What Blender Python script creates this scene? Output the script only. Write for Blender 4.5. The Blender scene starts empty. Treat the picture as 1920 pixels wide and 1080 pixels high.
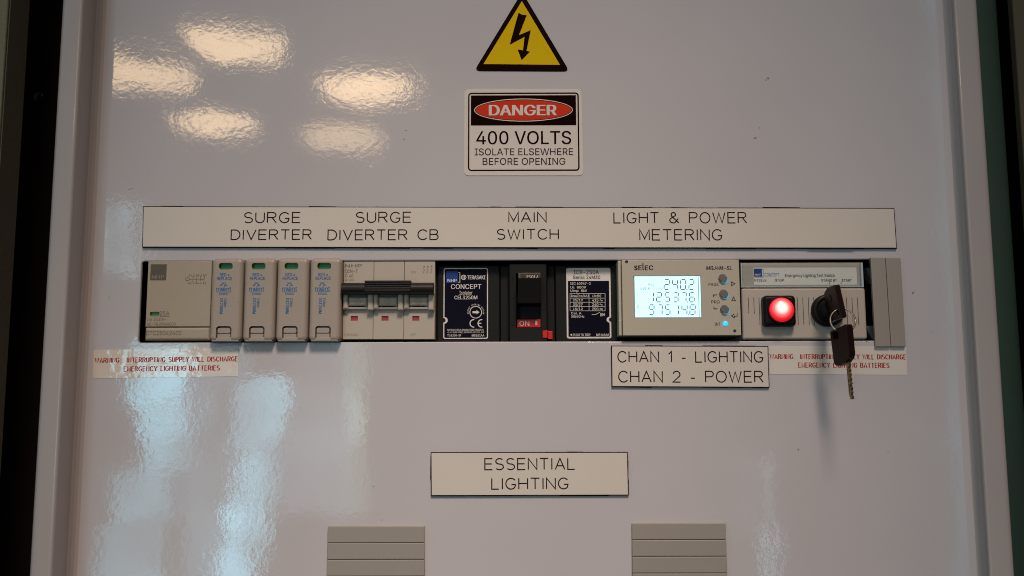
import bpy, bmesh, math, os, random
from mathutils import Vector, Matrix

random.seed(7)
S = bpy.context.scene
COL = S.collection
R_ = math.radians

# ------------------------------------------------------------------ camera
W_PX, H_PX = 1920.0, 1080.0
LENS = 35.0
FPX = W_PX * LENS / 36.0
TILT = R_(7.4)
ROLL = R_(0.16)
D0 = 0.572                                   # metres from lens to the panel along the view axis
CAM = Vector((0.0, -D0 * math.cos(TILT), -D0 * math.sin(TILT)))
cd = bpy.data.cameras.new('camera')
cam = bpy.data.objects.new('camera', cd)
COL.objects.link(cam)
cd.lens = LENS
cd.sensor_width = 36.0
cd.clip_start = 0.02
cd.clip_end = 60.0
fwd = Vector((0, math.cos(TILT), math.sin(TILT)))
rt0 = Vector((1, 0, 0))
up0 = rt0.cross(fwd)
rt = rt0 * math.cos(ROLL) - up0 * math.sin(ROLL)
up = up0 * math.cos(ROLL) + rt0 * math.sin(ROLL)
m = Matrix((rt, up, -fwd)).transposed().to_4x4()
m.translation = CAM
cam.matrix_world = m
cd.dof.use_dof = True
cd.dof.focus_distance = D0
cd.dof.aperture_fstop = 8.0
S.camera = cam


def at(px, py, h=0.0):
    """Point (x, z) of the plane h millimetres proud of the panel that the photo shows at px, py."""
    d = fwd + rt * ((px - W_PX / 2) / FPX) - up * ((py - H_PX / 2) / FPX)
    t = (-h * 0.001 - CAM.y) / d.y
    p = CAM + d * t
    return Vector((p.x, p.z))


# ------------------------------------------------------------------ world, lamps, exposure
wd = bpy.data.worlds.new('World')
S.world = wd
wd.use_nodes = True
nt = wd.node_tree
bg = nt.nodes['Background']
tc = nt.nodes.new('ShaderNodeTexCoord')
sx = nt.nodes.new('ShaderNodeSeparateXYZ')
nt.links.new(tc.outputs['Generated'], sx.inputs[0])


def ramp(sock, stops):
    mp = nt.nodes.new('ShaderNodeMapRange')
    mp.inputs['From Min'].default_value = -1.0
    nt.links.new(sock, mp.inputs['Value'])
    cr = nt.nodes.new('ShaderNodeValToRGB')
    nt.links.new(mp.outputs[0], cr.inputs[0])
    el = cr.color_ramp.elements
    el[0].position, el[0].color = stops[0][0], (*stops[0][1], 1)
    el[1].position, el[1].color = stops[-1][0], (*stops[-1][1], 1)
    for p, c in stops[1:-1]:
        e = el.new(p)
        e.color = (*c, 1)
    return cr.outputs[0]


# room: brown floor below, pale ceiling above; window side to the left, dim side to the right
r1 = ramp(sx.outputs['Z'], [(0.0, (0.50, 0.36, 0.27)), (0.45, (0.72, 0.62, 0.58)), (0.62, (0.95, 0.90, 0.88)), (1.0, (1.10, 1.06, 1.06))])
r2 = ramp(sx.outputs['X'], [(0.0, (0.86, 1.06, 1.22)), (0.30, (0.74, 0.86, 0.93)), (0.56, (0.51, 0.58, 0.60)), (0.72, (0.10, 0.092, 0.088)), (1.0, (0.06, 0.045, 0.04))])
mul = nt.nodes.new('ShaderNodeMix')
mul.data_type = 'RGBA'
mul.blend_type = 'MULTIPLY'
mul.inputs['Factor'].default_value = 1.0
nt.links.new(r1, mul.inputs['A'])
nt.links.new(r2, mul.inputs['B'])
nt.links.new(mul.outputs['Result'], bg.inputs[0])
bg.inputs[1].default_value = 0.315

S.view_settings.view_transform = 'Standard'
S.view_settings.look = 'None'
S.view_settings.exposure = 0.0
S.view_settings.gamma = 1.0
S.render.engine = 'CYCLES'
S.cycles.filter_width = 1.0
S.cycles.use_denoising = True
S.cycles.use_adaptive_sampling = False
S.cycles.sample_clamp_indirect = 4.0


def lamp(name, loc, target, power, color, size, size_y=None, shape='DISK', mottled=0.0, nscale=3.0):
    ld = bpy.data.lights.new(name, 'AREA')
    ld.shape = shape
    ld.size = size
    if size_y:
        ld.size_y = size_y
    ld.energy = power
    ld.color = color
    o = bpy.data.objects.new(name, ld)
    COL.objects.link(o)
    o.location = loc
    d = Vector(target) - Vector(loc)
    o.rotation_euler = d.to_track_quat('-Z', 'Y').to_euler()
    if mottled:                                # a window seen through leaves: uneven brightness over its area
        ld.use_nodes = True
        n = ld.node_tree
        em = n.nodes.get('Emission')
        geo = n.nodes.new('ShaderNodeNewGeometry')
        no = n.nodes.new('ShaderNodeTexNoise')
        no.inputs['Scale'].default_value = nscale
        no.inputs['Detail'].default_value = 3
        mr = n.nodes.new('ShaderNodeMapRange')
        mr.inputs['From Min'].default_value = 0.38
        mr.inputs['From Max'].default_value = 0.62
        mr.inputs['To Min'].default_value = 1.0 - mottled
        mr.inputs['To Max'].default_value = 1.0 + mottled
        n.links.new(geo.outputs['Position'], no.inputs['Vector'])
        n.links.new(no.outputs[0], mr.inputs['Value'])
        n.links.new(mr.outputs[0], em.inputs['Strength'])
    return o


def mirror(px, py, ydist=None, z=None):
    """Where in the room stands what the panel mirrors at this spot of the photo."""
    p = at(px, py)
    P = Vector((p.x, 0, p.y))
    d = P - CAM
    d.y = -d.y
    t = (z - P.z) / d.z if z is not None else ydist / abs(d.y)
    return P + d * t


# the key downlight, high in front of the board and a little to its right
KEY_AIM = (-0.035, 0.0, -0.200)
KEY_LOC = (0.21, -1.25, 1.30)
kl = bpy.data.lights.new('ceiling_spot', 'SPOT')
kl.energy = 156.0
kl.color = (1.0, 0.80, 0.66)
kl.spot_size = R_(25)
kl.spot_blend = 1.0
kl.shadow_soft_size = 0.24
ko = bpy.data.objects.new('ceiling_spot', kl)
COL.objects.link(ko)
ko.location = KEY_LOC
ko.rotation_euler = (Vector(KEY_AIM) - Vector(KEY_LOC)).to_track_quat('-Z', 'Y').to_euler()
# row of round ceiling lights across the room, seen mirrored in the paint
for px, py, pw, sz in ((266, 138, 5.0, 0.38), (438, 86, 5.6, 0.38), (690, 165, 7.6, 0.40),
                       (404, 235, 6.2, 0.40), (644, 262, 4.0, 0.40)):
    L = mirror(px, py, z=1.32)
    lamp('ceiling_light', L, (L.x, L.y, 0), pw * 0.92, (1.0, 0.69, 0.385), sz)


def window(x0, y0, x1, y1, dist, radiance, color, mottled=0.7, nscale=3.0):
    a = mirror(x0, y0, ydist=dist)
    b = mirror(x1, y1, ydist=dist)
    w, h = abs(b.x - a.x), abs(b.z - a.z)
    c = (a + b) / 2
    lamp('window_light', c, (c.x, 0, c.z), radiance * w * h * math.pi, color, w, h, 'RECTANGLE', mottled, nscale)


DAY = (0.33, 0.79, 1.0)
for k_, (x0_, y0_, x1_, y1_) in enumerate(((248, 640, 350, 765), (272, 770, 352, 880), (228, 885, 322, 985), (190, 990, 290, 1400),
                                           (440, 712, 532, 835), (452, 838, 524, 935), (424, 940, 500, 1030), (404, 1034, 474, 1400))):
    window(x0_, y0_, x1_, y1_, 4.4 + 0.05 * (k_ % 3), (7.8, 6.8, 5.6, 3.8, 8.2, 9.4, 7.4, 7.8)[k_], DAY, 0.55, 3.2)
window(540, 620, 650, 960, 4.7, 1.7, (0.50, 0.80, 1.0), 0.6, 2.0)
window(650, 620, 682, 960, 4.8, 2.6, (0.58, 1.0, 0.85), 0.5, 3.0)
window(352, 650, 445, 1300, 4.9, 1.5, (0.40, 0.80, 1.0), 0.8, 2.4)
window(180, 385, 262, 500, 5.0, 2.8, (0.50, 0.84, 1.0), 0.8, 3.0)
window(1424, 855, 1456, 1300, 4.8, 5.0, (0.55, 0.88, 1.0), 0.6, 2.0)
window(1372, 850, 1412, 1010, 4.8, 1.2, (0.60, 0.92, 1.0), 0.6, 2.0)
window(1752, -260, 1806, 1180, 4.6, 1.1, (0.25, 0.70, 1.0), 0.4, 1.5)

# ------------------------------------------------------------------ materials


def mat(name, color, rough=0.5, metal=0.0, bump=0.0, bscale=400.0, vary=0.0, vscale=60.0, emit=None, estr=0.0,
        spec=0.5, coat=0.0):
    mt = bpy.data.materials.new(name)
    mt.use_nodes = True
    n = mt.node_tree
    b = n.nodes['Principled BSDF']
    b.inputs['Base Color'].default_value = (*color, 1)
    b.inputs['Roughness'].default_value = rough
    b.inputs['Metallic'].default_value = metal
    b.inputs['Specular IOR Level'].default_value = spec
    b.inputs['Coat Weight'].default_value = coat
    if emit:
        b.inputs['Emission Color'].default_value = (*emit, 1)
        b.inputs['Emission Strength'].default_value = estr
    if vary or bump:
        tcn = n.nodes.new('ShaderNodeTexCoord')
    if vary:
        no = n.nodes.new('ShaderNodeTexNoise')
        no.inputs['Scale'].default_value = vscale
        no.inputs['Detail'].default_value = 6
        no.inputs['Roughness'].default_value = 0.65
        n.links.new(tcn.outputs['Object'], no.inputs['Vector'])
        mx = n.nodes.new('ShaderNodeMix')
        mx.data_type = 'RGBA'
        mx.inputs['A'].default_value = (*[c * (1 - vary) for c in color], 1)
        mx.inputs['B'].default_value = (*[min(1, c * (1 + vary)) for c in color], 1)
        n.links.new(no.outputs['Fac'], mx.inputs['Factor'])
        n.links.new(mx.outputs['Result'], b.inputs['Base Color'])
    if bump:
        nb = n.nodes.new('ShaderNodeTexNoise')
        nb.inputs['Scale'].default_value = bscale
        nb.inputs['Detail'].default_value = 3
        bp = n.nodes.new('ShaderNodeBump')
        bp.inputs['Strength'].default_value = 1.0
        bp.inputs['Distance'].default_value = bump
        n.links.new(tcn.outputs['Object'], nb.inputs['Vector'])
        n.links.new(nb.outputs['Fac'], bp.inputs['Height'])
        n.links.new(bp.outputs[0], b.inputs['Normal'])
    return mt


def paint_material(name, color, rough, peel, wave, spec=0.5):
    """Glossy powder coat: fine orange peel over a slow unevenness of the sheet."""
    mt = bpy.data.materials.new(name)
    mt.use_nodes = True
    n = mt.node_tree
    b = n.nodes['Principled BSDF']
    b.inputs['Roughness'].default_value = rough
    b.inputs['Specular IOR Level'].default_value = spec
    tcn = n.nodes.new('ShaderNodeTexCoord')

    def noise(scale, detail, dist=0.0):
        q = n.nodes.new('ShaderNodeTexNoise')
        q.inputs['Scale'].default_value = scale
        q.inputs['Detail'].default_value = detail
        q.inputs['Distortion'].default_value = dist
        n.links.new(tcn.outputs['Object'], q.inputs['Vector'])
        return q
    big, mid, fine = noise(22, 1), noise(285, 2, 0.4), noise(750, 2)
    prev = None
    for q, dist in ((big, wave), (mid, peel), (fine, peel * 0.28)):
        bp = n.nodes.new('ShaderNodeBump')
        bp.inputs['Strength'].default_value = 1.0
        bp.inputs['Distance'].default_value = dist
        n.links.new(q.outputs['Fac'], bp.inputs['Height'])
        if prev:
            n.links.new(prev.outputs[0], bp.inputs['Normal'])
        prev = bp
    n.links.new(prev.outputs[0], b.inputs['Normal'])
    sm = noise(14, 8, 0.6)
    rm = n.nodes.new('ShaderNodeMapRange')
    rm.inputs['From Min'].default_value = 0.35
    rm.inputs['From Max'].default_value = 0.70
    rm.inputs['To Min'].default_value = rough * 0.9
    rm.inputs['To Max'].default_value = rough * 1.25
    n.links.new(sm.outputs['Fac'], rm.inputs['Value'])
    n.links.new(rm.outputs[0], b.inputs['Roughness'])
    grime = noise(9, 7)
    mx = n.nodes.new('ShaderNodeMix')
    mx.data_type = 'RGBA'
    mx.inputs['A'].default_value = (*[c * 0.92 for c in color], 1)
    mx.inputs['B'].default_value = (*[c * 1.07 for c in color], 1)
    n.links.new(grime.outputs['Fac'], mx.inputs['Factor'])
    n.links.new(mx.outputs['Result'], b.inputs['Base Color'])
    return mt


M = {}
M['paint'] = paint_material('grey_powder_coat', (0.4505, 0.4292, 0.4505), 0.050, 0.000021, 0.00022)
M['frame'] = paint_material('frame_powder_coat', (0.3612, 0.3234, 0.3150), 0.12, 0.000012, 0.0001)
M['dark'] = mat('dark_interior', (0.012, 0.012, 0.013), 0.7, vary=0.2, spec=0.1)
M['gap_shade'] = mat('recess_shade', (0.010, 0.007, 0.006), 0.8, vary=0.2, spec=0.02)  # darkness of the deep gap put into a near-black colour
M['olive'] = mat('olive_jamb_paint', (0.16, 0.15, 0.10), 0.6, bump=0.0003, bscale=300, vary=0.08, spec=0.2)
M['olive_shade'] = mat('shaded_jamb_paint', (0.10, 0.085, 0.06), 0.7, bump=0.0002, vary=0.1, spec=0.1)  # darker copy of the jamb paint, its shade put into the colour
M['green'] = mat('dark_green_paint', (0.0420, 0.0748, 0.0594), 0.5, bump=0.0002, vary=0.12, spec=0.12)
M['plate'] = mat('cream_laminate', (0.5392, 0.4902, 0.4371), 0.42, bump=0.00004, bscale=500, vary=0.03, vscale=30)
M['core'] = mat('black_laminate_core', (0.007, 0.005, 0.005), 0.6, vary=0.2, spec=0.08)
M['engrave'] = mat('engraved_black', (0.014, 0.010, 0.009), 0.7, vary=0.1, spec=0.05)
M['beige'] = mat('beige_abs_plastic', (0.335, 0.295, 0.245), 0.5, bump=0.00005, bscale=1800, vary=0.05, vscale=120)
M['cart'] = mat('beige_cartridge_plastic', (0.3042, 0.2570, 0.2138), 0.48, bump=0.00005, bscale=1500, vary=0.06, vscale=150)
M['cbody'] = mat('taupe_contactor_plastic', (0.3350, 0.2782, 0.2099), 0.55, bump=0.00006, bscale=1500, vary=0.05, vscale=120)
M['cream'] = mat('cream_breaker_plastic', (0.3906, 0.3395, 0.2790), 0.5, bump=0.00004, bscale=1600, vary=0.04, vscale=120)
M['meter'] = mat('khaki_meter_plastic', (0.3999, 0.3581, 0.2883), 0.5, bump=0.00004, bscale=1600, vary=0.04, vscale=120)
M['test'] = mat('light_grey_test_plastic', (0.3960, 0.3448, 0.2961), 0.5, bump=0.00004, bscale=1600, vary=0.04, vscale=120)
M['filler'] = mat('grey_filler_plastic', (0.2608, 0.2334, 0.2059), 0.5, bump=0.00004, bscale=1500, vary=0.05, vscale=90)
M['mccb'] = mat('charcoal_switch_plastic', (0.0135, 0.0140, 0.0135), 0.5, bump=0.00006, bscale=1500, vary=0.12, vscale=150, spec=0.1)
M['blackp'] = mat('black_plastic', (0.006, 0.0055, 0.0055), 0.4, bump=0.00005, bscale=1500, vary=0.15, spec=0.14)
M['tog'] = mat('black_toggle_plastic', (0.012, 0.0095, 0.0085), 0.36, bump=0.00004, bscale=1500, vary=0.15, spec=0.3)
M['navy'] = mat('navy_label_film', (0.0042, 0.0042, 0.0119), 0.35, vary=0.1, spec=0.06)
M['white'] = mat('white_print', (0.62, 0.57, 0.53), 0.5, vary=0.04)
M['blue'] = mat('blue_print', (0.010, 0.045, 0.235), 0.4, vary=0.05, spec=0.22)
M['blueprint'] = mat('blue_pad_print', (0.014, 0.125, 0.33), 0.5, vary=0.05, spec=0.1)
M['labelwhite'] = mat('white_paper_label', (0.70, 0.66, 0.62), 0.6, vary=0.03)
M['violet'] = mat('faded_blue_print', (0.13, 0.12, 0.17), 0.5, vary=0.2)
M['greyprint'] = mat('laser_marking', (0.13, 0.105, 0.085), 0.6, vary=0.15, spec=0.22)
M['faint'] = mat('faint_laser_marking', (0.22, 0.185, 0.15), 0.6, vary=0.15)
M['greysq'] = mat('dark_grey_print', (0.095, 0.080, 0.068), 0.5, vary=0.08, spec=0.22)
M['blackprint'] = mat('black_print', (0.010, 0.008, 0.008), 0.5, vary=0.1, spec=0.05)
M['greenflag'] = mat('green_flag', (0.004, 0.17, 0.035), 0.45, vary=0.06)
M['limeflag'] = mat('leaf_green_flag', (0.07, 0.20, 0.03), 0.45, vary=0.06)
M['redflag'] = mat('red_flag', (0.30, 0.02, 0.022), 0.45, vary=0.06)
M['redp'] = mat('red_plastic', (0.50, 0.008, 0.008), 0.4, vary=0.05)
M['toggleblack'] = mat('jet_black_toggle', (0.004, 0.0035, 0.0035), 0.45, vary=0.2, spec=0.08)
M['maroon'] = mat('maroon_slide', (0.012, 0.004, 0.005), 0.5, vary=0.05, spec=0.22)
M['brownlens'] = mat('smoked_window', (0.06, 0.045, 0.036), 0.3, vary=0.2, spec=0.22)
M['yellow'] = mat('yellow_vinyl', (0.5774, 0.3888, 0.0000), 0.4, bump=0.00003, bscale=600, vary=0.05, vscale=30, spec=0.06)
M['signwhite'] = mat('white_vinyl', (0.5432, 0.4892, 0.4554), 0.4, bump=0.00003, bscale=600, vary=0.03, vscale=30)
M['signblack'] = mat('black_vinyl', (0.0066, 0.0011, 0.0005), 0.4, bump=0.00003, bscale=600, vary=0.1, spec=0.02)
M['signred'] = mat('red_vinyl', (0.50, 0.030, 0.010), 0.4, vary=0.06, spec=0.06)
M['film'] = mat('glossy_label_film', (0.6048, 0.5292, 0.4590), 0.06, bump=0.00020, bscale=75, vary=0.04, vscale=40)
M['film2'] = mat('matt_label_film', (0.5824, 0.5376, 0.4928), 0.3, bump=0.00006, bscale=150, vary=0.04, vscale=40)
M['redink'] = mat('red_serif_print', (0.36, 0.010, 0.008), 0.4, vary=0.05, spec=0.08)
M['button'] = mat('grey_rubber_button', (0.115, 0.105, 0.095), 0.55, vary=0.08)
M['clear_edge'] = mat('pale_clear_plastic', (0.36, 0.42, 0.44), 0.15, vary=0.06)
M['lcd'] = mat('lcd_backlight', (0.25, 0.30, 0.32), 0.25, emit=(0.58, 0.92, 1.0), estr=1.08)
M['lcdrim'] = mat('lcd_rim', (0.22, 0.26, 0.26), 0.3, emit=(0.25, 0.55, 0.6), estr=0.10)
M['lcdseg'] = mat('lcd_segment', (0.010, 0.03, 0.08), 0.4, emit=(0.04, 0.14, 0.26), estr=0.3)
M['lcdfaint'] = mat('lcd_small_symbols', (0.05, 0.09, 0.12), 0.4, emit=(0.22, 0.50, 0.62), estr=0.55)
M['led'] = mat('blue_led', (0.02, 0.2, 0.4), 0.2, emit=(0.03, 0.50, 0.95), estr=1.2)
M['glow'] = mat('blue_light_guide', (0.02, 0.2, 0.35), 0.3, emit=(0.03, 0.45, 0.75), estr=0.7)
M['brass'] = mat('worn_brass', (0.36, 0.25, 0.13), 0.35, metal=0.9, vary=0.3, vscale=300)
M['steel'] = mat('nickel_wire', (0.50, 0.42, 0.36), 0.25, metal=1.0, vary=0.1)
M['keyp'] = mat('black_brown_key_plastic', (0.0116, 0.0048, 0.0042), 0.36, bump=0.00005, bscale=900, vary=0.2, spec=0.12)
M['clip'] = mat('grey_clip_plastic', (0.10, 0.105, 0.105), 0.5, vary=0.1, spec=0.22)
M['chip'] = mat('bare_primer_chip', (0.07, 0.06, 0.05), 0.7, vary=0.2)
M['lipcream'] = mat('pale_lip_plastic', (0.50, 0.45, 0.38), 0.5, vary=0.04)

# clear cover and the lit red lens
gl = bpy.data.materials.new('clear_polycarbonate')
gl.use_nodes = True
gn = gl.node_tree
gn.nodes.remove(gn.nodes['Principled BSDF'])
tr_ = gn.nodes.new('ShaderNodeBsdfTransparent')
tr_.inputs[0].default_value = (0.95, 0.97, 0.97, 1)
gs_ = gn.nodes.new('ShaderNodeBsdfGlossy')
nz = gn.nodes.new('ShaderNodeTexNoise')
nz.inputs['Scale'].default_value = 80
rr = gn.nodes.new('ShaderNodeMapRange')
rr.inputs['To Min'].default_value = 0.05
rr.inputs['To Max'].default_value = 0.16
gn.links.new(nz.outputs[0], rr.inputs[0])
gn.links.new(rr.outputs[0], gs_.inputs['Roughness'])
mxs = gn.nodes.new('ShaderNodeMixShader')
mxs.inputs[0].default_value = 0.05
gn.links.new(tr_.outputs[0], mxs.inputs[1])
gn.links.new(gs_.outputs[0], mxs.inputs[2])
gn.links.new(mxs.outputs[0], gn.nodes['Material Output'].inputs['Surface'])
M['clear'] = gl

ln = bpy.data.materials.new('lit_red_lens')
ln.use_nodes = True
n = ln.node_tree
b = n.nodes['Principled BSDF']
b.inputs['Base Color'].default_value = (0.5, 0.01, 0.015, 1)
b.inputs['Roughness'].default_value = 0.22
tcn = n.nodes.new('ShaderNodeTexCoord')
vl = n.nodes.new('ShaderNodeVectorMath')
vl.operation = 'LENGTH'
mpn = n.nodes.new('ShaderNodeMapping')
n.links.new(tcn.outputs['Object'], mpn.inputs['Vector'])
n.links.new(mpn.outputs[0], vl.inputs[0])
LENS_MAP = mpn
rmp = n.nodes.new('ShaderNodeValToRGB')
mr = n.nodes.new('ShaderNodeMapRange')
mr.inputs['From Max'].default_value = 0.0076
n.links.new(vl.outputs['Value'], mr.inputs['Value'])
n.links.new(mr.outputs[0], rmp.inputs[0])
ee = rmp.color_ramp.elements
ee[0].position = 0.0
ee[0].color = (1.0, 0.80, 0.74, 1)
ee[1].position = 1.0
ee[1].color = (0.22, 0.001, 0.003, 1)
for p_, c_ in ((0.34, (1.0, 0.60, 0.52, 1)), (0.56, (0.90, 0.13, 0.13, 1)), (0.78, (0.62, 0.010, 0.018, 1))):
    q = ee.new(p_)
    q.color = c_
n.links.new(rmp.outputs[0], b.inputs['Emission Color'])
b.inputs['Emission Strength'].default_value = 1.6
M['lens'] = ln

# ------------------------------------------------------------------ mesh builders
FRAME0 = (Vector((0, 0, 0)), Vector((1, 0, 0)), Vector((0, 0, 1)), Vector((0, -1, 0)))   # x, z, out of the panel


def rrect(x0, y0, x1, y1, r=0.0, n=4):
    x0, x1 = min(x0, x1), max(x0, x1)
    y0, y1 = min(y0, y1), max(y0, y1)
    if r <= 0:
        return [(x0, y0), (x1, y0), (x1, y1), (x0, y1)]
    out = []
    for cx, cy, a in ((x1 - r, y0 + r, -90), (x1 - r, y1 - r, 0), (x0 + r, y1 - r, 90), (x0 + r, y0 + r, 180)):
        for k in range(n + 1):
            t = R_(a + 90 * k / n)
            out.append((cx + r * math.cos(t), cy + r * math.sin(t)))
    return out


def roundpoly(pts, r, n=4):
    out = []
    N = len(pts)
    for i in range(N):
        p = Vector(pts[i])
        a = (Vector(pts[i - 1]) - p).normalized()
        c = (Vector(pts[(i + 1) % N]) - p).normalized()
        ang = a.angle(c)
        d = r / math.tan(ang / 2)
        p0, p1 = p + a * d, p + c * d
        for k in range(n + 1):
            t = k / n
            out.append(tuple((p0 * (1 - t) + p * t) * (1 - t) + (p * (1 - t) + p1 * t) * t))
    return out


def ellipse(cx, cy, rx, ry=None, n=40, a0=0, a1=360):
    ry = rx if ry is None else ry
    full = abs(a1 - a0) >= 360
    k = n if full else n + 1
    return [(cx + rx * math.cos(R_(a0 + (a1 - a0) * i / n)), cy + ry * math.sin(R_(a0 + (a1 - a0) * i / n))) for i in range(k)]


def box(x0, y0, x1, y1, h=0.0):
    """Photo rectangle -> rectangle (x0, z0, x1, z1) of the plane h mm proud of the panel, in metres."""
    xm, ym = (x0 + x1) / 2, (y0 + y1) / 2
    return at(x0, ym, h).x, at(xm, y1, h).y, at(x1, ym, h).x, at(xm, y0, h).y


def px_len(h=0.0, x=960, y=560):
    return (at(x + 1, y, h) - at(x, y, h)).length


class MB:
    def __init__(self):
        self.bm = bmesh.new()
        self.lift = 0.0

    def _take(self, bm2):
        me = bpy.data.meshes.new('t')
        bm2.to_mesh(me)
        bm2.free()
        self.bm.from_mesh(me)
        bpy.data.meshes.remove(me)

    def prism(self, poly, h0, h1, bevel=0.0, seg=3, frame=FRAME0, back=False, smooth=False, sides=False):
        """poly in metres; h0, h1 in mm along the frame's third axis (h1 = front)."""
        O, U, V, Wd = frame
        a = sum(poly[i][0] * poly[(i + 1) % len(poly)][1] - poly[(i + 1) % len(poly)][0] * poly[i][1] for i in range(len(poly)))
        if a < 0:
            poly = poly[::-1]
        bm = bmesh.new()
        f = [bm.verts.new(O + U * p[0] + V * p[1] + Wd * (h1 * 0.001)) for p in poly]
        k = [bm.verts.new(O + U * p[0] + V * p[1] + Wd * (h0 * 0.001)) for p in poly]
        N = len(poly)
        ff = bm.faces.new(f)
        bm.faces.new(k[::-1])
        for i in range(N):
            s = bm.faces.new((f[i], k[i], k[(i + 1) % N], f[(i + 1) % N]))
            s.smooth = smooth
        if bevel > 0:
            ed = list(ff.edges)
            if back:
                ed += [e for e in bm.edges if e not in ed and all(v in k for v in e.verts)]
            if sides:
                ed += [e for e in bm.edges if e not in ed and len([v for v in e.verts if v in k]) == 1]
            bmesh.ops.bevel(bm, geom=ed, offset=bevel * 0.001, segments=seg, profile=0.5, affect='EDGES', clamp_overlap=True)
        bmesh.ops.recalc_face_normals(bm, faces=bm.faces)
        self._take(bm)
        return self

    def lathe(self, cx, cz, prof, n=48, frame=None):
        """prof: (radius mm, height mm) from the outside in; last radius 0 closes it."""
        O, U, V, Wd = frame or FRAME0
        bm = bmesh.new()
        rings = []
        for r, h in prof:
            if r <= 1e-6:
                rings.append([bm.verts.new(O + U * cx + V * cz + Wd * h * 0.001)])
            else:
                rings.append([bm.verts.new(O + U * (cx + r * 0.001 * math.cos(2 * math.pi * i / n)) +
                                           V * (cz + r * 0.001 * math.sin(2 * math.pi * i / n)) + Wd * h * 0.001) for i in range(n)])
        for A, B in zip(rings, rings[1:]):
            for i in range(n):
                j = (i + 1) % n
                if len(B) == 1:
                    f = bm.faces.new((A[i], A[j], B[0]))
                elif len(A) == 1:
                    f = bm.faces.new((A[0], B[j], B[i]))
                else:
                    f = bm.faces.new((A[i], A[j], B[j], B[i]))
                f.smooth = True
        self._take(bm)
        return self

    def tube(self, pts, r, n=10, closed=False):
        bm = bmesh.new()
        rings = []
        N = len(pts)
        pts = [Vector(p) for p in pts]
        prevn = None
        for i in range(N):
            a = pts[i - 1] if (i > 0 or closed) else pts[i]
            c = pts[(i + 1) % N] if (i < N - 1 or closed) else pts[i]
            t = (c - a).normalized()
            ref = prevn if prevn else (Vector((0, 0, 1)) if abs(t.z) < 0.9 else Vector((1, 0, 0)))
            u = (ref - t * ref.dot(t)).normalized()
            prevn = u
            v = t.cross(u)
            rings.append([bm.verts.new(pts[i] + (u * math.cos(2 * math.pi * k / n) + v * math.sin(2 * math.pi * k / n)) * r) for k in range(n)])
        M_ = N if closed else N - 1
        for i in range(M_):
            A, B = rings[i], rings[(i + 1) % N]
            for k in range(n):
                f = bm.faces.new((A[k], A[(k + 1) % n], B[(k + 1) % n], B[k]))
                f.smooth = True
        if not closed:
            bm.faces.new(rings[0][::-1])
            bm.faces.new(rings[-1])
        bmesh.ops.recalc_face_normals(bm, faces=bm.faces)
        self._take(bm)
        return self

    # ---- flat print on a face, h in mm
    def flat(self, poly, h):
        a = sum(poly[i][0] * poly[(i + 1) % len(poly)][1] - poly[(i + 1) % len(poly)][0] * poly[i][1] for i in range(len(poly)))
        if a < 0:
            poly = poly[::-1]
        self.bm.faces.new([self.bm.verts.new((p[0], -h * 0.001, p[1])) for p in poly])
        return self

    def ring(self, outer, inner, h):
        N = len(outer)
        o = [self.bm.verts.new((p[0], -h * 0.001, p[1])) for p in outer]
        i_ = [self.bm.verts.new((p[0], -h * 0.001, p[1])) for p in inner]
        for k in range(N):
            j = (k + 1) % N
            self.bm.faces.new((o[k], o[j], i_[j], i_[k]))
        return self

    def stroke(self, pts, w, h, closed=False):
        """ribbon with mitred joints; pts (x, z) metres; w metres or function of direction."""
        pts = [Vector(p) for p in pts]
        q = [pts[0]]
        for p in pts[1:]:
            if (p - q[-1]).length > 1e-7:
                q.append(p)
        pts = q
        N = len(pts)
        if N < 2:
            return self
        L, Rr = [], []
        for i in range(N):
            d0 = (pts[i] - pts[i - 1]).normalized() if (i > 0 or closed) else None
            d1 = (pts[(i + 1) % N] - pts[i]).normalized() if (i < N - 1 or closed) else None
            d0 = d0 or d1
            d1 = d1 or d0
            n0, n1 = Vector((-d0.y, d0.x)), Vector((-d1.y, d1.x))
            nn = (n0 + n1)
            nn = nn.normalized() if nn.length > 1e-6 else n0
            c = max(0.45, nn.dot(n0))
            ww = w(d0 + d1) if callable(w) else w
            off = nn * (ww / 2 / c)
            L.append(pts[i] + off)
            Rr.append(pts[i] - off)
        self.lift += 0.006
        if self.lift > 0.03:
            self.lift = 0.0
        y = -(h + self.lift) * 0.001
        lv = [self.bm.verts.new((p.x, y, p.y)) for p in L]
        rv = [self.bm.verts.new((p.x, y, p.y)) for p in Rr]
        for i in range(N if closed else N - 1):
            j = (i + 1) % N
            f = self.bm.faces.new((rv[i], rv[j], lv[j], lv[i]))
        return self

    def text(self, s, b, h, bold=0.0, shear=0.0, rot=0.0, sub=None):
        """lettering that fills the photo rectangle b = (x0, y0, x1, y1) on the plane h."""
        x0, z0, x1, z1 = box(*b, h=sub if sub is not None else h)
        w, hh = x1 - x0, z1 - z0
        if abs(rot) == 90:
            tw, th = hh, w
        else:
            tw, th = w, hh
        shp = text_shape(s, bold * (0.5 if b[3] - b[1] < 12 and abs(rot) != 90 else 1.0), shear)
        if not shp:
            return self
        xs = [p[0] for q in shp for p in q[0]]
        ys = [p[1] for q in shp for p in q[0]]
        ax, bx_, ay, by_ = min(xs), max(xs), min(ys), max(ys)
        cx, cz = (x0 + x1) / 2, (z0 + z1) / 2
        ca, sa = math.cos(R_(rot)), math.sin(R_(rot))
        for p_, fs, dh in shp:
            vs = []
            for x, y in p_:
                u = ((x - ax) / max(1e-6, bx_ - ax) - 0.5) * tw
                t = ((y - ay) / max(1e-6, by_ - ay) - 0.5) * th
                vs.append(self.bm.verts.new((cx + u * ca - t * sa, -(h + dh) * 0.001, cz + u * sa + t * ca)))
            for f in fs:
                self.bm.faces.new([vs[i] for i in f])
        return self

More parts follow.
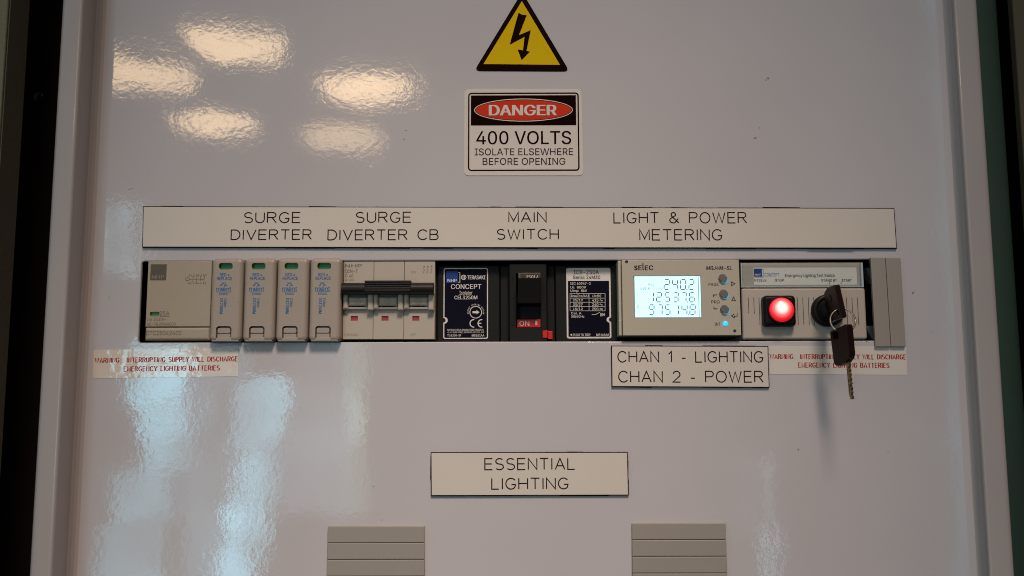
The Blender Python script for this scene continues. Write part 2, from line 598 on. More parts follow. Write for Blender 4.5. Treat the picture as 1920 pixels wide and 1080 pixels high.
    def strokes(self, s, b, h, wpx, serif=False, rot=0.0, space=0.26):
        """single line engraved capitals (or serif capitals) filling the photo rectangle b."""
        lines, total = layout(s, space)
        x0, z0, x1, z1 = box(*b, h=h)
        w, hh = x1 - x0, z1 - z0
        k = px_len(h)
        sw = wpx * k
        ix = 0 if serif else sw / 2
        cx, cz = (x0 + x1) / 2, (z0 + z1) / 2
        ca, sa = math.cos(R_(rot)), math.sin(R_(rot))

        def tr(p):
            u = (p[0] / total - 0.5) * (w - 2 * ix)
            t = (p[1] - 0.5) * (hh - 2 * ix)
            return (cx + u * ca - t * sa, cz + u * sa + t * ca)
        for pl in lines:
            pp = [tr(p) for p in pl]
            if serif:
                self.stroke(pp, lambda d: sw * (0.52 + 0.68 * abs(d.normalized().y) ** 1.5), h)
                for e_, nb in ((pl[0], pl[1]), (pl[-1], pl[-2])):
                    if abs(e_[1] - 0) < 0.02 or abs(e_[1] - 1) < 0.02:
                        if abs(e_[1] - nb[1]) > 0.3:
                            yy = 0.03 if e_[1] < 0.5 else 0.97
                            self.stroke([tr((e_[0] - 0.17, yy)), tr((e_[0] + 0.17, yy))], sw * 0.45, h)
            else:
                self.stroke(pp, sw, h)
        return self

    def build(self, name, material, parent=None, bevelmod=None):
        me = bpy.data.meshes.new(name)
        bmesh.ops.recalc_face_normals(self.bm, faces=[f for f in self.bm.faces if False])
        self.bm.to_mesh(me)
        self.bm.free()
        root = parent
        off = Vector((0, 0, 0))
        while root is not None:
            off = off + root.location
            root = root.parent
        if parent is None:
            vs = [v.co.copy() for v in me.vertices]
            off = Vector([(min(v[i] for v in vs) + max(v[i] for v in vs)) / 2 for i in range(3)])
        me.transform(Matrix.Translation(-off))
        me.materials.append(M[material] if isinstance(material, str) else material)
        o = bpy.data.objects.new(name, me)
        COL.objects.link(o)
        if parent is None:
            o.location = off
        else:
            o.parent = parent
        return o


FONT = None
for sub in ('Inter.woff2', 'DejaVuSansMono.woff2'):
    try:
        fp = os.path.join(bpy.utils.system_resource('DATAFILES'), 'fonts', sub)
        if os.path.exists(fp):
            FONT = bpy.data.fonts.load(fp)
            break
    except Exception:
        FONT = None


TEXT_CACHE = {}


def text_shape(s, bold, shear):
    """filled outlines of a string: list of (points, triangles); each outer contour is filled with its own holes."""
    key = (s, shear)
    if key not in TEXT_CACHE:
        cu = bpy.data.curves.new('t', 'FONT')
        cu.body = s
        if FONT:
            cu.font = FONT
        cu.resolution_u = 3
        cu.shear = shear
        cu.fill_mode = 'NONE'
        o = bpy.data.objects.new('t', cu)
        COL.objects.link(o)
        bpy.context.view_layer.update()
        dg = bpy.context.evaluated_depsgraph_get()
        me = bpy.data.meshes.new_from_object(o.evaluated_get(dg))
        nb = {}
        for e_ in me.edges:
            a, c = e_.vertices
            nb.setdefault(a, []).append(c)
            nb.setdefault(c, []).append(a)
        seen, loops = set(), []
        for v0 in list(nb):
            if v0 in seen:
                continue
            lp, prev, cur = [v0], None, v0
            seen.add(v0)
            while True:
                nx = [q for q in nb[cur] if q != prev and q not in seen]
                if not nx:
                    break
                prev, cur = cur, nx[0]
                seen.add(cur)
                lp.append(cur)
            if len(lp) > 2:
                loops.append(lp)
        pts = [q for lp in loops for q in split_self([(me.vertices[v].co.x, me.vertices[v].co.y) for v in lp])]
        bpy.data.objects.remove(o)
        bpy.data.curves.remove(cu)
        bpy.data.meshes.remove(me)

        def area(p):
            return 0.5 * sum(p[q][0] * p[(q + 1) % len(p)][1] - p[(q + 1) % len(p)][0] * p[q][1] for q in range(len(p)))

        def inside(pt, p):
            c = False
            for q in range(len(p)):
                x0, y0 = p[q]
                x1, y1 = p[(q + 1) % len(p)]
                if (y0 > pt[1]) != (y1 > pt[1]) and pt[0] < (x1 - x0) * (pt[1] - y0) / (y1 - y0) + x0:
                    c = not c
            return c
        ars = [area(p) for p in pts]
        out = []
        if pts:
            sg = math.copysign(1, max(ars, key=abs))
            for p, ar in zip(pts, ars):
                if ar * sg <= 0:
                    continue
                group = [p] + [q for q, a2 in zip(pts, ars) if a2 * sg < 0 and abs(a2) < abs(ar) and all(inside(w, p) for w in q[::3])]
                bm = bmesh.new()
                ed = []
                for g in group:
                    vs = [bm.verts.new((x, y, 0)) for x, y in g]
                    ed += [bm.edges.new((vs[q], vs[(q + 1) % len(vs)])) for q in range(len(vs))]
                bmesh.ops.triangle_fill(bm, use_beauty=False, use_dissolve=False, edges=ed, normal=(0, 0, 1))
                bm.verts.index_update()
                out.append(([(v.co.x, v.co.y) for v in bm.verts], [[v.index for v in f.verts] for f in bm.faces]))
                bm.free()
        TEXT_CACHE[key] = out
    base = TEXT_CACHE[key]
    shifts = [0.0] if bold < 0.004 else [-bold, 0.0, bold]
    res = []
    for n_, sh in enumerate(shifts):
        for q, (p, f) in enumerate(base):
            res.append(([(x + sh, y) for x, y in p], f, (n_ * 2 + q % 2) * 0.004))
    return res


def split_self(p):
    """split an outline that crosses itself into simple outlines"""
    n = len(p)
    for i in range(n):
        a, b = p[i], p[(i + 1) % n]
        for j in range(i + 2, n):
            if i == 0 and j == n - 1:
                continue
            c, d = p[j], p[(j + 1) % n]
            den = (b[0] - a[0]) * (d[1] - c[1]) - (b[1] - a[1]) * (d[0] - c[0])
            if abs(den) < 1e-12:
                continue
            t = ((c[0] - a[0]) * (d[1] - c[1]) - (c[1] - a[1]) * (d[0] - c[0])) / den
            u = ((c[0] - a[0]) * (b[1] - a[1]) - (c[1] - a[1]) * (b[0] - a[0])) / den
            if 1e-6 < t < 1 - 1e-6 and 1e-6 < u < 1 - 1e-6:
                x = (a[0] + (b[0] - a[0]) * t, a[1] + (b[1] - a[1]) * t)
                return split_self([x] + p[i + 1:j + 1]) + split_self(p[:i + 1] + [x] + p[j + 1:])
    return [p] if n > 2 else []


def arc(cx, cy, rx, ry, a0, a1, n=10):
    return [(cx + rx * math.cos(R_(a0 + (a1 - a0) * i / n)), cy + ry * math.sin(R_(a0 + (a1 - a0) * i / n))) for i in range(n + 1)]


GL = {
    'A': (0.80, [[(0, 0), (0.40, 1), (0.80, 0)], [(0.13, 0.33), (0.67, 0.33)]]),
    'B': (0.70, [[(0, 0), (0, 1), (0.40, 1)] + arc(0.40, 0.765, 0.25, 0.235, 90, -90) + [(0, 0.53)], [(0.40, 0.53)] + arc(0.42, 0.265, 0.28, 0.265, 90, -90) + [(0, 0)]]),
    'C': (0.78, [arc(0.42, 0.5, 0.42, 0.5, 38, 322, 22)]),
    'D': (0.74, [[(0, 0), (0, 1), (0.30, 1)] + arc(0.30, 0.5, 0.44, 0.5, 90, -90, 16) + [(0, 0)]]),
    'E': (0.64, [[(0.64, 1), (0, 1), (0, 0), (0.64, 0)], [(0, 0.52), (0.58, 0.52)]]),
    'F': (0.62, [[(0.62, 1), (0, 1), (0, 0)], [(0, 0.52), (0.55, 0.52)]]),
    'G': (0.80, [arc(0.42, 0.5, 0.42, 0.5, 40, 318, 22) + [(0.78, 0.42), (0.46, 0.42)]]),
    'H': (0.72, [[(0, 0), (0, 1)], [(0.72, 0), (0.72, 1)], [(0, 0.52), (0.72, 0.52)]]),
    'I': (0.06, [[(0.03, 0), (0.03, 1)]]),
    'L': (0.58, [[(0, 1), (0, 0), (0.58, 0)]]),
    'M': (0.80, [[(0, 0), (0, 1), (0.40, 0.12), (0.80, 1), (0.80, 0)]]),
    'N': (0.72, [[(0, 0), (0, 1), (0.72, 0), (0.72, 1)]]),
    'O': (0.86, [arc(0.43, 0.5, 0.43, 0.5, 90, 450, 28)]),
    'P': (0.68, [[(0, 0), (0, 1), (0.42, 1)] + arc(0.42, 0.745, 0.26, 0.255, 90, -90) + [(0, 0.49)]]),
    'R': (0.72, [[(0, 0), (0, 1), (0.42, 1)] + arc(0.42, 0.755, 0.26, 0.245, 90, -90) + [(0, 0.51)], [(0.38, 0.51), (0.72, 0)]]),
    'S': (0.68, [arc(0.34, 0.755, 0.31, 0.245, 35, 270, 14) + arc(0.34, 0.255, 0.33, 0.255, 90, -145, 14)[1:]]),
    'T': (0.72, [[(0, 1), (0.72, 1)], [(0.36, 1), (0.36, 0)]]),
    'U': (0.70, [[(0, 1), (0, 0.34)] + arc(0.35, 0.34, 0.35, 0.34, 180, 360, 14) + [(0.70, 1)]]),
    'V': (0.78, [[(0, 1), (0.39, 0), (0.78, 1)]]),
    'W': (1.06, [[(0, 1), (0.26, 0), (0.53, 0.95), (0.80, 0), (1.06, 1)]]),
    'Y': (0.76, [[(0, 1), (0.38, 0.48), (0.76, 1)], [(0.38, 0.48), (0.38, 0)]]),
    '&': (0.82, [[(0.82, 0), (0.20, 0.66)] + arc(0.36, 0.80, 0.19, 0.20, 215, -30, 12) + [(0.15, 0.45)] + arc(0.34, 0.25, 0.30, 0.25, 140, 300, 12) + [(0.78, 0.42)]]),
    '1': (0.30, [[(0, 0.74), (0.26, 1), (0.26, 0)]]),
    '2': (0.62, [arc(0.31, 0.70, 0.30, 0.30, 165, -25, 12) + [(0, 0), (0.64, 0)]]),
    '-': (0.34, [[(0, 0.36), (0.34, 0.36)]]),
    ':': (0.12, [[(0.0, 0.06), (0.14, 0.06)], [(0.0, 0.60), (0.14, 0.60)]]),
    ' ': (0.42, []),
}


def layout(s, space):
    x, out = 0.0, []
    for ch in s:
        w, pls = GL[ch]
        for pl in pls:
            out.append([(p[0] + x, p[1]) for p in pl])
        x += w + space
    return out, x - space


def tag(o, label, cat, group=None, kind=None):
    o['label'] = label
    o['category'] = cat
    if group:
        o['group'] = group
    if kind:
        o['kind'] = kind
    return o


def thing(name, px, py, h, label, cat, group=None):
    o = bpy.data.objects.new(name, None)
    o.empty_display_size = 0.01
    COL.objects.link(o)
    p = at(px, py, h)
    o.location = (p.x, -h * 0.001, p.y)
    tag(o, label, cat, group)
    bpy.context.view_layer.update()
    return o


def carve(o, cutter):
    """cut a real recess into part o with the closed mesh in MB cutter (world coordinates)."""
    off = Vector((0, 0, 0))
    r = o
    while r is not None:
        off = off + r.location
        r = r.parent
    me = bpy.data.meshes.new('cut')
    cutter.bm.to_mesh(me)
    cutter.bm.free()
    c = bpy.data.objects.new('cut', me)
    COL.objects.link(c)
    c.location = (0, 0, 0)
    bpy.context.view_layer.update()
    md = o.modifiers.new('b', 'BOOLEAN')
    md.operation = 'DIFFERENCE'
    md.object = c
    md.solver = 'EXACT'
    md.use_self = True
    bpy.context.view_layer.update()
    dg = bpy.context.evaluated_depsgraph_get()
    new = bpy.data.meshes.new_from_object(o.evaluated_get(dg))
    o.modifiers.remove(md)
    old = o.data
    new.name = old.name
    o.data = new
    bpy.data.objects.remove(c)
    bpy.data.meshes.remove(me)
    bpy.data.meshes.remove(old)
    if len(o.data.materials) == 0:
        pass
    return o


def prismR(mb, b, h0, h1, bevel=0.3, r=0.0, seg=3, sub=None, sides=False):
    x0, z0, x1, z1 = box(*b, h=sub if sub is not None else h1)
    return mb.prism(rrect(x0, z0, x1, z1, r * 0.001), h0, h1, bevel, seg, sides=sides)


def flatR(mb, b, h, r=0.0):
    x0, z0, x1, z1 = box(*b, h=h)
    return mb.flat(rrect(x0, z0, x1, z1, r * 0.001), h)


def quad(c4, h):
    return [tuple(at(x, y, h)) for x, y in c4]


# ================================================================== the cabinet
xl0 = at(190, 0).x        # foot of the left frame's inner wall
FRONT_L, FRONT_R = 24.0, 13.0
xl = at(156, 0, FRONT_L).x
xlo = at(108, 0, FRONT_L).x
xr = at(1788, 0, FRONT_R).x
xro = at(1834, 0, FRONT_R).x
ZT, ZB = 0.30, -0.30
CUT = box(262.5, 488, 1652, 640.5)
CX0, CZ0, CX1, CZ1 = CUT

panel = thing('switchboard_panel', 960, 563, 0, 'large glossy pale grey painted steel cover panel with a long cutout for the devices', 'panel')
bm = bmesh.new()
outer = [(xl - 0.002, ZB), (xr + 0.002, ZB), (xr + 0.002, ZT), (xl - 0.002, ZT)]
lip = 0.0006
hole0 = rrect(CX0 - lip, CZ0 - lip, CX1 + lip, CZ1 + lip, 0.0022, 5)
hole1 = rrect(CX0, CZ0, CX1, CZ1, 0.0016, 5)
ov = [bm.verts.new((p[0], 0, p[1])) for p in outer]
hv = [bm.verts.new((p[0], 0, p[1])) for p in hole0]
edges = [bm.edges.new((ov[i], ov[(i + 1) % 4])) for i in range(4)]
edges += [bm.edges.new((hv[i], hv[(i + 1) % len(hv)])) for i in range(len(hv))]
bmesh.ops.triangle_fill(bm, use_beauty=True, edges=edges)
for f in bm.faces:
    f.normal_update()
    if f.normal.y > 0:
        f.normal_flip()
prev = hv
for pr, y in ((rrect(CX0 - lip * 0.3, CZ0 - lip * 0.3, CX1 + lip * 0.3, CZ1 + lip * 0.3, 0.0019, 5), 0.0002), (hole1, 0.0006), (hole1, 0.0020)):
    cur = [bm.verts.new((p[0], y, p[1])) for p in pr]
    for i in range(len(cur)):
        j = (i + 1) % len(cur)
        bm.faces.new((prev[i], prev[j], cur[j], cur[i]))
    prev = cur
mb = MB()
mb._take(bm)
mb.build('cover_plate', 'paint', panel)
# chips and scratches in the paint
for px, py, s, asp, rot in ((1440, 147, 3.2, 0.5, -30), (1436, 150, 1.6, 0.8, 20), (1416, 259, 3.4, 0.35, 10), (1424, 240, 1.5, 0.5, 70),
                            (761, 245, 2.4, 0.3, 5), (757, 261, 2.2, 0.3, -15), (1712, 549, 2.6, 0.5, 40), (1497, 843, 1.4, 0.9, 0),
                            (1665, 847, 1.0, 0.9, 0), (205, 557, 1.1, 0.9, 0), (716, 975, 1.0, 0.8, 0), (868, 487, 4.0, 0.2, 3),
                            (246, 354, 7.0, 0.05, 22), (1625, 640, 2.0, 0.4, 10), (1748, 621, 1.1, 0.8, 0), (700, 912, 1.1, 0.7, 10)):
    c = at(px, py)
    k = px_len()
    pts = []
    for i in range(9):
        a = 2 * math.pi * i / 9
        rr_ = s * k * random.uniform(0.7, 1.15)
        u, v = rr_ * math.cos(a), rr_ * asp * math.sin(a)
        ca, sa = math.cos(R_(rot)), math.sin(R_(rot))
        pts.append((c.x + u * ca - v * sa, c.y + u * sa + v * ca))
    mb = MB()
    mb.flat(pts, 0.05)
    mb.build('paint_chip', 'chip', panel)

cab = thing('cabinet_frame', 130, 540, 0, 'pale grey painted steel cabinet frame with rounded upright posts round the panel', 'cabinet')


def post(pts, name, bevels):
    """upright profile in (x, h metres) swept along z, listed corners rounded."""
    prof = []
    N = len(pts)
    for i in range(N):
        r = bevels[i]
        if r <= 0:
            prof.append(pts[i])
            continue
        p = Vector(pts[i])
        a = (Vector(pts[i - 1]) - p).normalized()
        c = (Vector(pts[(i + 1) % N]) - p).normalized()
        p0, p1 = p + a * r, p + c * r
        for k in range(9):
            t = k / 8
            prof.append(tuple((p0 * (1 - t) + p * t) * (1 - t) + (p * (1 - t) + p1 * t) * t))
    bm = bmesh.new()
    A = [bm.verts.new((p[0], -p[1], ZB)) for p in prof]
    B = [bm.verts.new((p[0], -p[1], ZT)) for p in prof]
    for i in range(len(prof)):
        j = (i + 1) % len(prof)
        f = bm.faces.new((A[i], A[j], B[j], B[i]))
        f.smooth = False
    bm.faces.new(A)
    bm.faces.new(B)
    bmesh.ops.recalc_face_normals(bm, faces=bm.faces)
    mb = MB()
    mb._take(bm)
    return mb.build(name, 'frame', cab)


post([(xlo, -0.12), (xl0 + 0.0035, -0.12), (xl0 + 0.0035, -0.00005), (xl0 + 0.0016, 0.0006), (xl0 + 0.0004, 0.0022), (xl0 - 0.0004, 0.0050),
      (xl, FRONT_L / 1000), (xlo, FRONT_L / 1000 - 0.0015)], 'post', [0, 0, 0, 0, 0, 0, 0.0022, 0.008])
xr0 = at(1776, 0).x
post([(xr0 - 0.0030, -0.12), (xro, -0.12), (xro, FRONT_R / 1000), (xr, FRONT_R / 1000), (xr0 + 0.0004, 0.0040), (xr0 - 0.0006, 0.0016), (xr0 - 0.0030, -0.00005)],
     'post', [0, 0, 0.0035, 0.0022, 0, 0, 0])
for z0, z1 in ((ZT + 0.0005, ZT + 0.05), (ZB - 0.05, ZB - 0.0005)):
    mb = MB()
    mb.prism([(xlo, z0), (xro, z0), (xro, z1), (xlo, z1)], -120, 13, 2.0)
    mb.build('rail', 'frame', cab)
mb = MB()
mb.prism([(xl, ZB), (xr, ZB), (xr, ZT), (xl, ZT)], -122, -118)
mb.build('back_plate', 'dark', cab)

# ---- what is seen beside the cabinet
wl = MB()
wl.prism([(-0.75, -0.7), (0.75, -0.7), (0.75, 0.7), (-0.75, 0.7)], -320, -300)
w_ = wl.build('wall', 'gap_shade')
w_['kind'] = 'structure'
tag(w_, 'back wall of the recess behind the cabinet, coloured near black for its lack of light', 'wall', kind='structure')

jl = thing('door_jamb', 20, 540, 30, 'olive brown jamb at the left edge, beyond the black gap', 'door jamb')
xj1 = at(17, 0, 10).x
mb = MB()
mb.prism([(xj1 - 0.20, -0.6), (xj1 - 0.0005, -0.6), (xj1 - 0.0005, 0.6), (xj1 - 0.20, 0.6)], -12, 10, 1.0)
mb.build('jamb_face', 'olive', jl)
mb = MB()
mb.prism([(xj1, -0.6), (xj1 + 0.0006, -0.6), (xj1 + 0.0006, 0.6), (xj1, 0.6)], -13, 9, 0.1)
mb.build('jamb_return', 'olive_shade', jl)  # thin sheet that colours the jamb's side as shaded

# inside of the gap on the left: a rebate strip in the gap's shade colour, with one screw
gs = thing('rebate_strip', 75, 540, -60, 'rebate strip with a screw head in the gap left of the cabinet, coloured dark as shade', 'strip')
a, c = at(48, 540, -75).x, at(112, 540, -75).x
mb = MB()
mb.prism([(a - 0.03, -0.6), (c - 0.012, -0.6), (c - 0.012, 0.6), (a - 0.03, 0.6)], -110, -95, 0.5)
mb.build('strip', 'gap_shade', gs)
pz = at(73, 182, -93)
mb = MB()
mb.lathe(pz.x, pz.y, [(4.0, -95), (4.0, -93.6), (3.0, -92.6), (0, -92.4)], 24)
mb.build('screw_head', 'blackp', gs)

gp = thing('side_panel', 1870, 540, -10, 'dark green side panel between the cabinet and the right jamb', 'side panel')
a = xro + 0.0015
c = at(1874, 0, -30).x
mb = MB()
prof_ = [(a, -200), (a, -14)] + [(a + 0.003 + (c - a - 0.003) * math.sin(R_(t)), -14 - 26 * (1 - math.cos(R_(t)))) for t in range(0, 91, 9)] + [(c, -200)]
bm = bmesh.new()
A = [bm.verts.new((p[0], -p[1] * 0.001, -0.6)) for p in prof_]
B = [bm.verts.new((p[0], -p[1] * 0.001, 0.6)) for p in prof_]
for i in range(len(prof_)):
    f = bm.faces.new((A[i], A[(i + 1) % len(A)], B[(i + 1) % len(A)], B[i]))
    f.smooth = 2 <= i <= 11
bm.faces.new(A)
bm.faces.new(B)
bmesh.ops.recalc_face_normals(bm, faces=bm.faces)
mb._take(bm)
mb.build('panel_body', 'green', gp)
jr = thing('door_jamb', 1915, 200, 10, 'olive grey jamb at the top right edge, beyond the dark green side panel', 'door jamb')
c3 = at(1898.5, 0, -20).x
mb = MB()
mb.prism([(c3, -0.6), (c3 + 0.2, -0.6), (c3 + 0.2, 0.6), (c3, 0.6)], -26, -20, 1.0)
mb.build('jamb_face', 'olive_shade', jr)

# ================================================================== signs and plates
P = 0.10   # mm between a face and its print

# yellow triangle
tri = thing('warning_triangle', 979, 85, 0, 'yellow and black triangular high voltage sticker with a bolt at the top of the panel', 'warning sign')
o3 = quad([(889, 133), (1068, 134), (979, -15)], 0.3)
mb = MB()
mb.prism(roundpoly(o3, 0.0022, 5), 0.02, 0.3)
mb.build('backing', 'signblack', tri)
mb = MB()
mb.flat(quad([(906.5, 120), (1050, 121.5), (978.5, 2)], 0.4), 0.4)
mb.build('yellow_field', 'yellow', tri)
mb = MB()
bolt = [(356, 76), (380, 88), (405, 90), (359, 209), (429, 179), (404, 302), (424, 307), (375, 358), (351, 294), (383, 300), (392, 219), (304, 266)]
mb.flat([tuple(at(860 + x / 3.175, y / 3.175, 0.5)) for x, y in bolt], 0.5)
mb.build('bolt_symbol', 'signblack', tri)

# danger sign
dg_ = thing('danger_sign', 982, 248, 0, 'white danger sticker with a red oval and black lettering under the yellow triangle', 'safety sign')
mb = MB()
mb.prism(roundpoly(quad([(870, 329), (1094, 329), (1090, 167), (871, 167)], 0.3), 0.0030, 5), 0.02, 0.3)
mb.build('backing', 'signwhite', dg_)
mb = MB()
x0, z0, x1, z1 = box(877.5, 173.5, 1086, 320.5, 0.4)
k = px_len(0.4)
mb.ring(rrect(x0, z0, x1, z1, 0.0021, 5), rrect(x0 + 2.7 * k, z0 + 2.7 * k, x1 - 2.7 * k, z1 - 2.7 * k, 0.0013, 5), 0.4)
flatR(mb, (883, 178.7, 1080, 235), 0.4)
mb.build('border', 'signblack', dg_)
c = at(981.5, 206.3, 0.5)
mb = MB()
mb.ring(ellipse(c.x, c.y, 94.8 * k, 22.8 * k, 72), ellipse(c.x, c.y, 93.2 * k, 21.2 * k, 72), 0.5)
mb.text('DANGER', (916.5, 196.5, 1044, 216.5), 0.66, 0.030)
mb.build('white_lettering', 'signwhite', dg_)
mb = MB()
mb.flat(ellipse(c.x, c.y, 91.8 * k, 19.9 * k, 72), 0.54)
mb.build('red_oval', 'signred', dg_)
mb = MB()
mb.text('400 VOLTS', (893, 245.5, 1071, 270.5), 0.45, 0.006)
mb.text('ISOLATE ELSEWHERE', (890, 278, 1074.5, 291), 0.45, 0.002)
mb.text('BEFORE OPENING', (905, 296, 1060, 309), 0.45, 0.002)
mb.build('lettering', 'signblack', dg_)


def name_plate(c4, label, lines, group='engraved cream name plates'):
    cx = sum(p[0] for p in c4) / 4
    cy = sum(p[1] for p in c4) / 4
    t = thing('name_plate', cx, cy, 0, label, 'name plate', group)
    q4 = quad(c4, 1.5)
    mb = MB()
    mb.prism(q4, 0.03, 1.5, 0.15, 1)
    mb.build('core', 'core', t)
    kk = px_len() * 1.5
    cen = Vector((sum(p[0] for p in q4) / 4, sum(p[1] for p in q4) / 4))
    inner = []
    for p in q4:
        v = Vector(p)
        sgn = Vector((math.copysign(1, v.x - cen.x), math.copysign(1, v.y - cen.y)))
        inner.append((v.x - sgn.x * kk, v.y - sgn.y * kk))
    mb = MB()
    mb.prism(inner, 1.45, 1.65, 0.08, 1)
    mb.build('face', 'plate', t)
    mb = MB()
    for s, b_, rot in lines:
        mb.strokes(s, b_, 1.70, 2.15, rot=rot)
    mb.build('lettering', 'engrave', t)
    # crumbs of sealant along the edge
    mb = MB()
    for i in range(4):
        a_, b2 = Vector(q4[i]), Vector(q4[(i + 1) % 4])
        L = (b2 - a_).length
        nrm = Vector((-(b2 - a_).y, (b2 - a_).x)).normalized()
        if nrm.dot(cen - a_) > 0:
            nrm = -nrm
        nn = int(L / 0.02) + 1
        for j in range(nn):
            u0 = random.uniform(0, 0.85)
            ln_ = random.uniform(0.006, 0.03) / L
            if random.random() < 0.55:
                u1 = min(1.0, u0 + ln_)
                w = random.uniform(0.00018, 0.0005)
                p0, p1 = a_ + (b2 - a_) * u0 - nrm * 0.0001, a_ + (b2 - a_) * u1 - nrm * 0.0001
                mb.prism([tuple(p0), tuple(p1), tuple(p1 + nrm * w * random.uniform(0.4, 1)), tuple(p0 + nrm * w)], 0.02, random.uniform(0.4, 1.0 + 0.05 * j))
    if len(mb.bm.verts):
        mb.build('adhesive_edge', 'core', t)
    return t


name_plate([(268, 386.5), (1677, 390), (1682, 466), (266.5, 464)],
           'long cream engraved strip above the row of devices naming each one', [
    ('SURGE', (457, 397.5, 564, 418.5), 0), ('DIVERTER', (432.5, 430, 585, 450), 0),
    ('SURGE', (666.5, 397, 771.5, 418), 0), ('DIVERTER CB', (614, 430, 822.5, 450.5), 0),
    ('MAIN', (953, 397, 1025, 417.5), 0), ('SWITCH', (931, 429, 1048, 449.5), 0),
    ('LIGHT & POWER', (1150, 397.5, 1400.5, 419), -0.15), ('METERING', (1198.5, 429.5, 1354.5, 451), -0.15)])
name_plate([(1146, 648), (1440.5, 649), (1443, 727), (1147, 725.5)],
           'cream engraved plate naming two channels, below the meter', [
    ('CHAN 1 - LIGHTING', (1157.5, 658, 1431.5, 680), -0.2), ('CHAN 2 - POWER', (1159, 695, 1431.5, 717.5), -0.2)])
name_plate([(807.5, 848), (1177, 847.5), (1179, 929), (808, 930)],
           'cream engraved plate alone in the lower middle, reading essential lighting', [
    ('ESSENTIAL', (908, 858.5, 1078.5, 881.5), 0.1), ('LIGHTING', (921, 895.5, 1066.5, 918), 0.1)])


def warning_label(c4, label, m, l1, l2, rot):
    cx = sum(p[0] for p in c4) / 4
    cy = sum(p[1] for p in c4) / 4
    t = thing('warning_label', cx, cy, 0, label, 'label', 'pale warning labels with red lettering')
    mb = MB()
    mb.prism(quad(c4, 0.15), 0.02, 0.15)
    mb.build('film', m, t)
    mb = MB()
    mb.strokes('WARNING:  INTERRUPTING SUPPLY WILL DISCHARGE', l1, 0.22, 1.6, serif=True, rot=rot, space=0.36)
    mb.strokes('EMERGENCY LIGHTING BATTERIES', l2, 0.22, 1.6, serif=True, rot=rot, space=0.36)
    mb.build('lettering', 'redink', t)
    return t


warning_label([(176, 656), (447, 652.5), (446, 705.5), (174, 709.5)],
              'glossy crinkled warning label with red serif lettering, lit by the window at the left', 'film',
              (178.5, 670, 445.5, 678.5), (232.5, 686.5, 411.5, 695), 0.5)
warning_label([(1441.5, 648.5), (1699, 649.5), (1701, 703), (1443, 701.5)],
              'matt warning label with red serif lettering, partly hidden by the hanging key', 'film2',
              (1444, 664.7, 1698.5, 673), (1497.5, 680.5, 1667, 689), -0.35)

# ================================================================== devices in the cutout
# ---- contactor
H = 0.6
ct = thing('contactor', 335, 565, 0, 'wide taupe contactor with a small green flag at the left end of the row', 'contactor')
mb = MB()
prismR(mb, (275, 489.6, 395.5, 612.7), -40, H, 0.5)
body = mb.build('body', 'cbody', ct)
cut = MB()
prismR(cut, (278.5, 583.8, 297, 592.8), H - 1.6, H + 2, 0, 0.9)
carve(body, cut)
mb = MB()
prismR(mb, (271.5, 613.4, 393, 638), -40, H, 1.6, 0, 5)
mb.build('terminal_cover', 'cbody', ct)
mb = MB()
flatR(mb, (279, 583, 297.5, 593.5), H - 1.45)
mb.build('flag', 'limeflag', ct)
mb = MB()
flatR(mb, (282, 495.5, 312, 525.5), H + P)
mb.build('logo_square', 'greysq', ct)
mb = MB()
mb.text('NHP', (284.5, 516.2, 308, 522.5), H + 2 * P, 0.03)
mb.build('logo_lettering', 'faint', ct)
mb = MB()
mb.text('25A', (299.5, 583.5, 317.5, 591.5), H + P, 0.004)
flatR(mb, (299.5, 593, 317.5, 593.9), H + P)
k = px_len(H)


def line(mb, pts, w, h):
    mb.stroke([tuple(at(x, y, h)) for x, y in pts], w * px_len(h), h)


def zx(x, y):
    return (255 + x / 6.0, 475 + y / 6.0)


for pts in ([(558, 275), (598, 275), (598, 303), (558, 303), (558, 275)], [(598, 290), (765, 290)], [(583, 248), (583, 275)], [(583, 303), (583, 330)]):
    line(mb, [zx(*p) for p in pts], 0.7, H + P)
for i in range(4):
    x = 640 + i * 42
    line(mb, [zx(x + 4, 250), zx(x + 4, 268), zx(x - 2, 262)], 0.7, H + P)
    line(mb, [zx(x + 4, 268), zx(x, 292), zx(x - 4, 325)], 0.7, H + P)
mb.text('A1 1 R3 5 R7', (zx(590, 238)[0], zx(590, 238)[1], zx(795, 257)[0], zx(795, 257)[1]), H + P)
mb.text('A2 2 R4 6 R8', (zx(583, 327)[0], zx(583, 327)[1], zx(790, 346)[0], zx(790, 346)[1]), H + P)
mb.text('DTC25042400', (274.5, 620.5, 340, 628.5), H + P, 0.002)
mb.text('AC-7a 25A/400V', (275, 604.5, 330, 611), H + P)
mb.text('Uc 240V~', (275.5, 596, 313, 602), H + P)
mb.build('marking', 'greyprint', ct)

# ---- surge cartridges
HC = 6.5
CART_X0, CART_Y0, CART_X1, CART_Y1 = 394.3, 483.5, 453.6, 640.2


def cartridge_lettering(code):
    mb = MB()
    h = HC + P
    mb.text('RED =', (412, 512, 430, 518), h, 0.03)
    mb.text('REPLACE', (406.5, 519, 435, 525), h, 0.03)
    mb.text('nvent', (405.5, 538, 433.5, 546), h, 0.014)
    line(mb, [(414, 539), (417.5, 545.5), (421.5, 534)], 1.0, h)
    flatR(mb, (406, 547, 433, 547.7), h)
    mb.text('ERICO', (411, 549, 428, 553), h, 0.03)
    for a in range(7):
        t = R_(180 - a * 30 - 0)
        r0, r1 = 3.0, (5.6 if a % 2 else 6.6)
        cx, cy = 419.3, 535.2
        line(mb, [(cx + r0 * math.cos(t), cy - r0 * math.sin(t)), (cx + r1 * math.cos(t), cy - r1 * math.sin(t))], 1.1, h)
    mb.text('Critec', (419.6, 559.5, 425.2, 576.5), h, 0.014, rot=-90)
    mb.text(code, (412, 559.5, 417.8, 588.5), h, 0.014, rot=-90)
    return mb


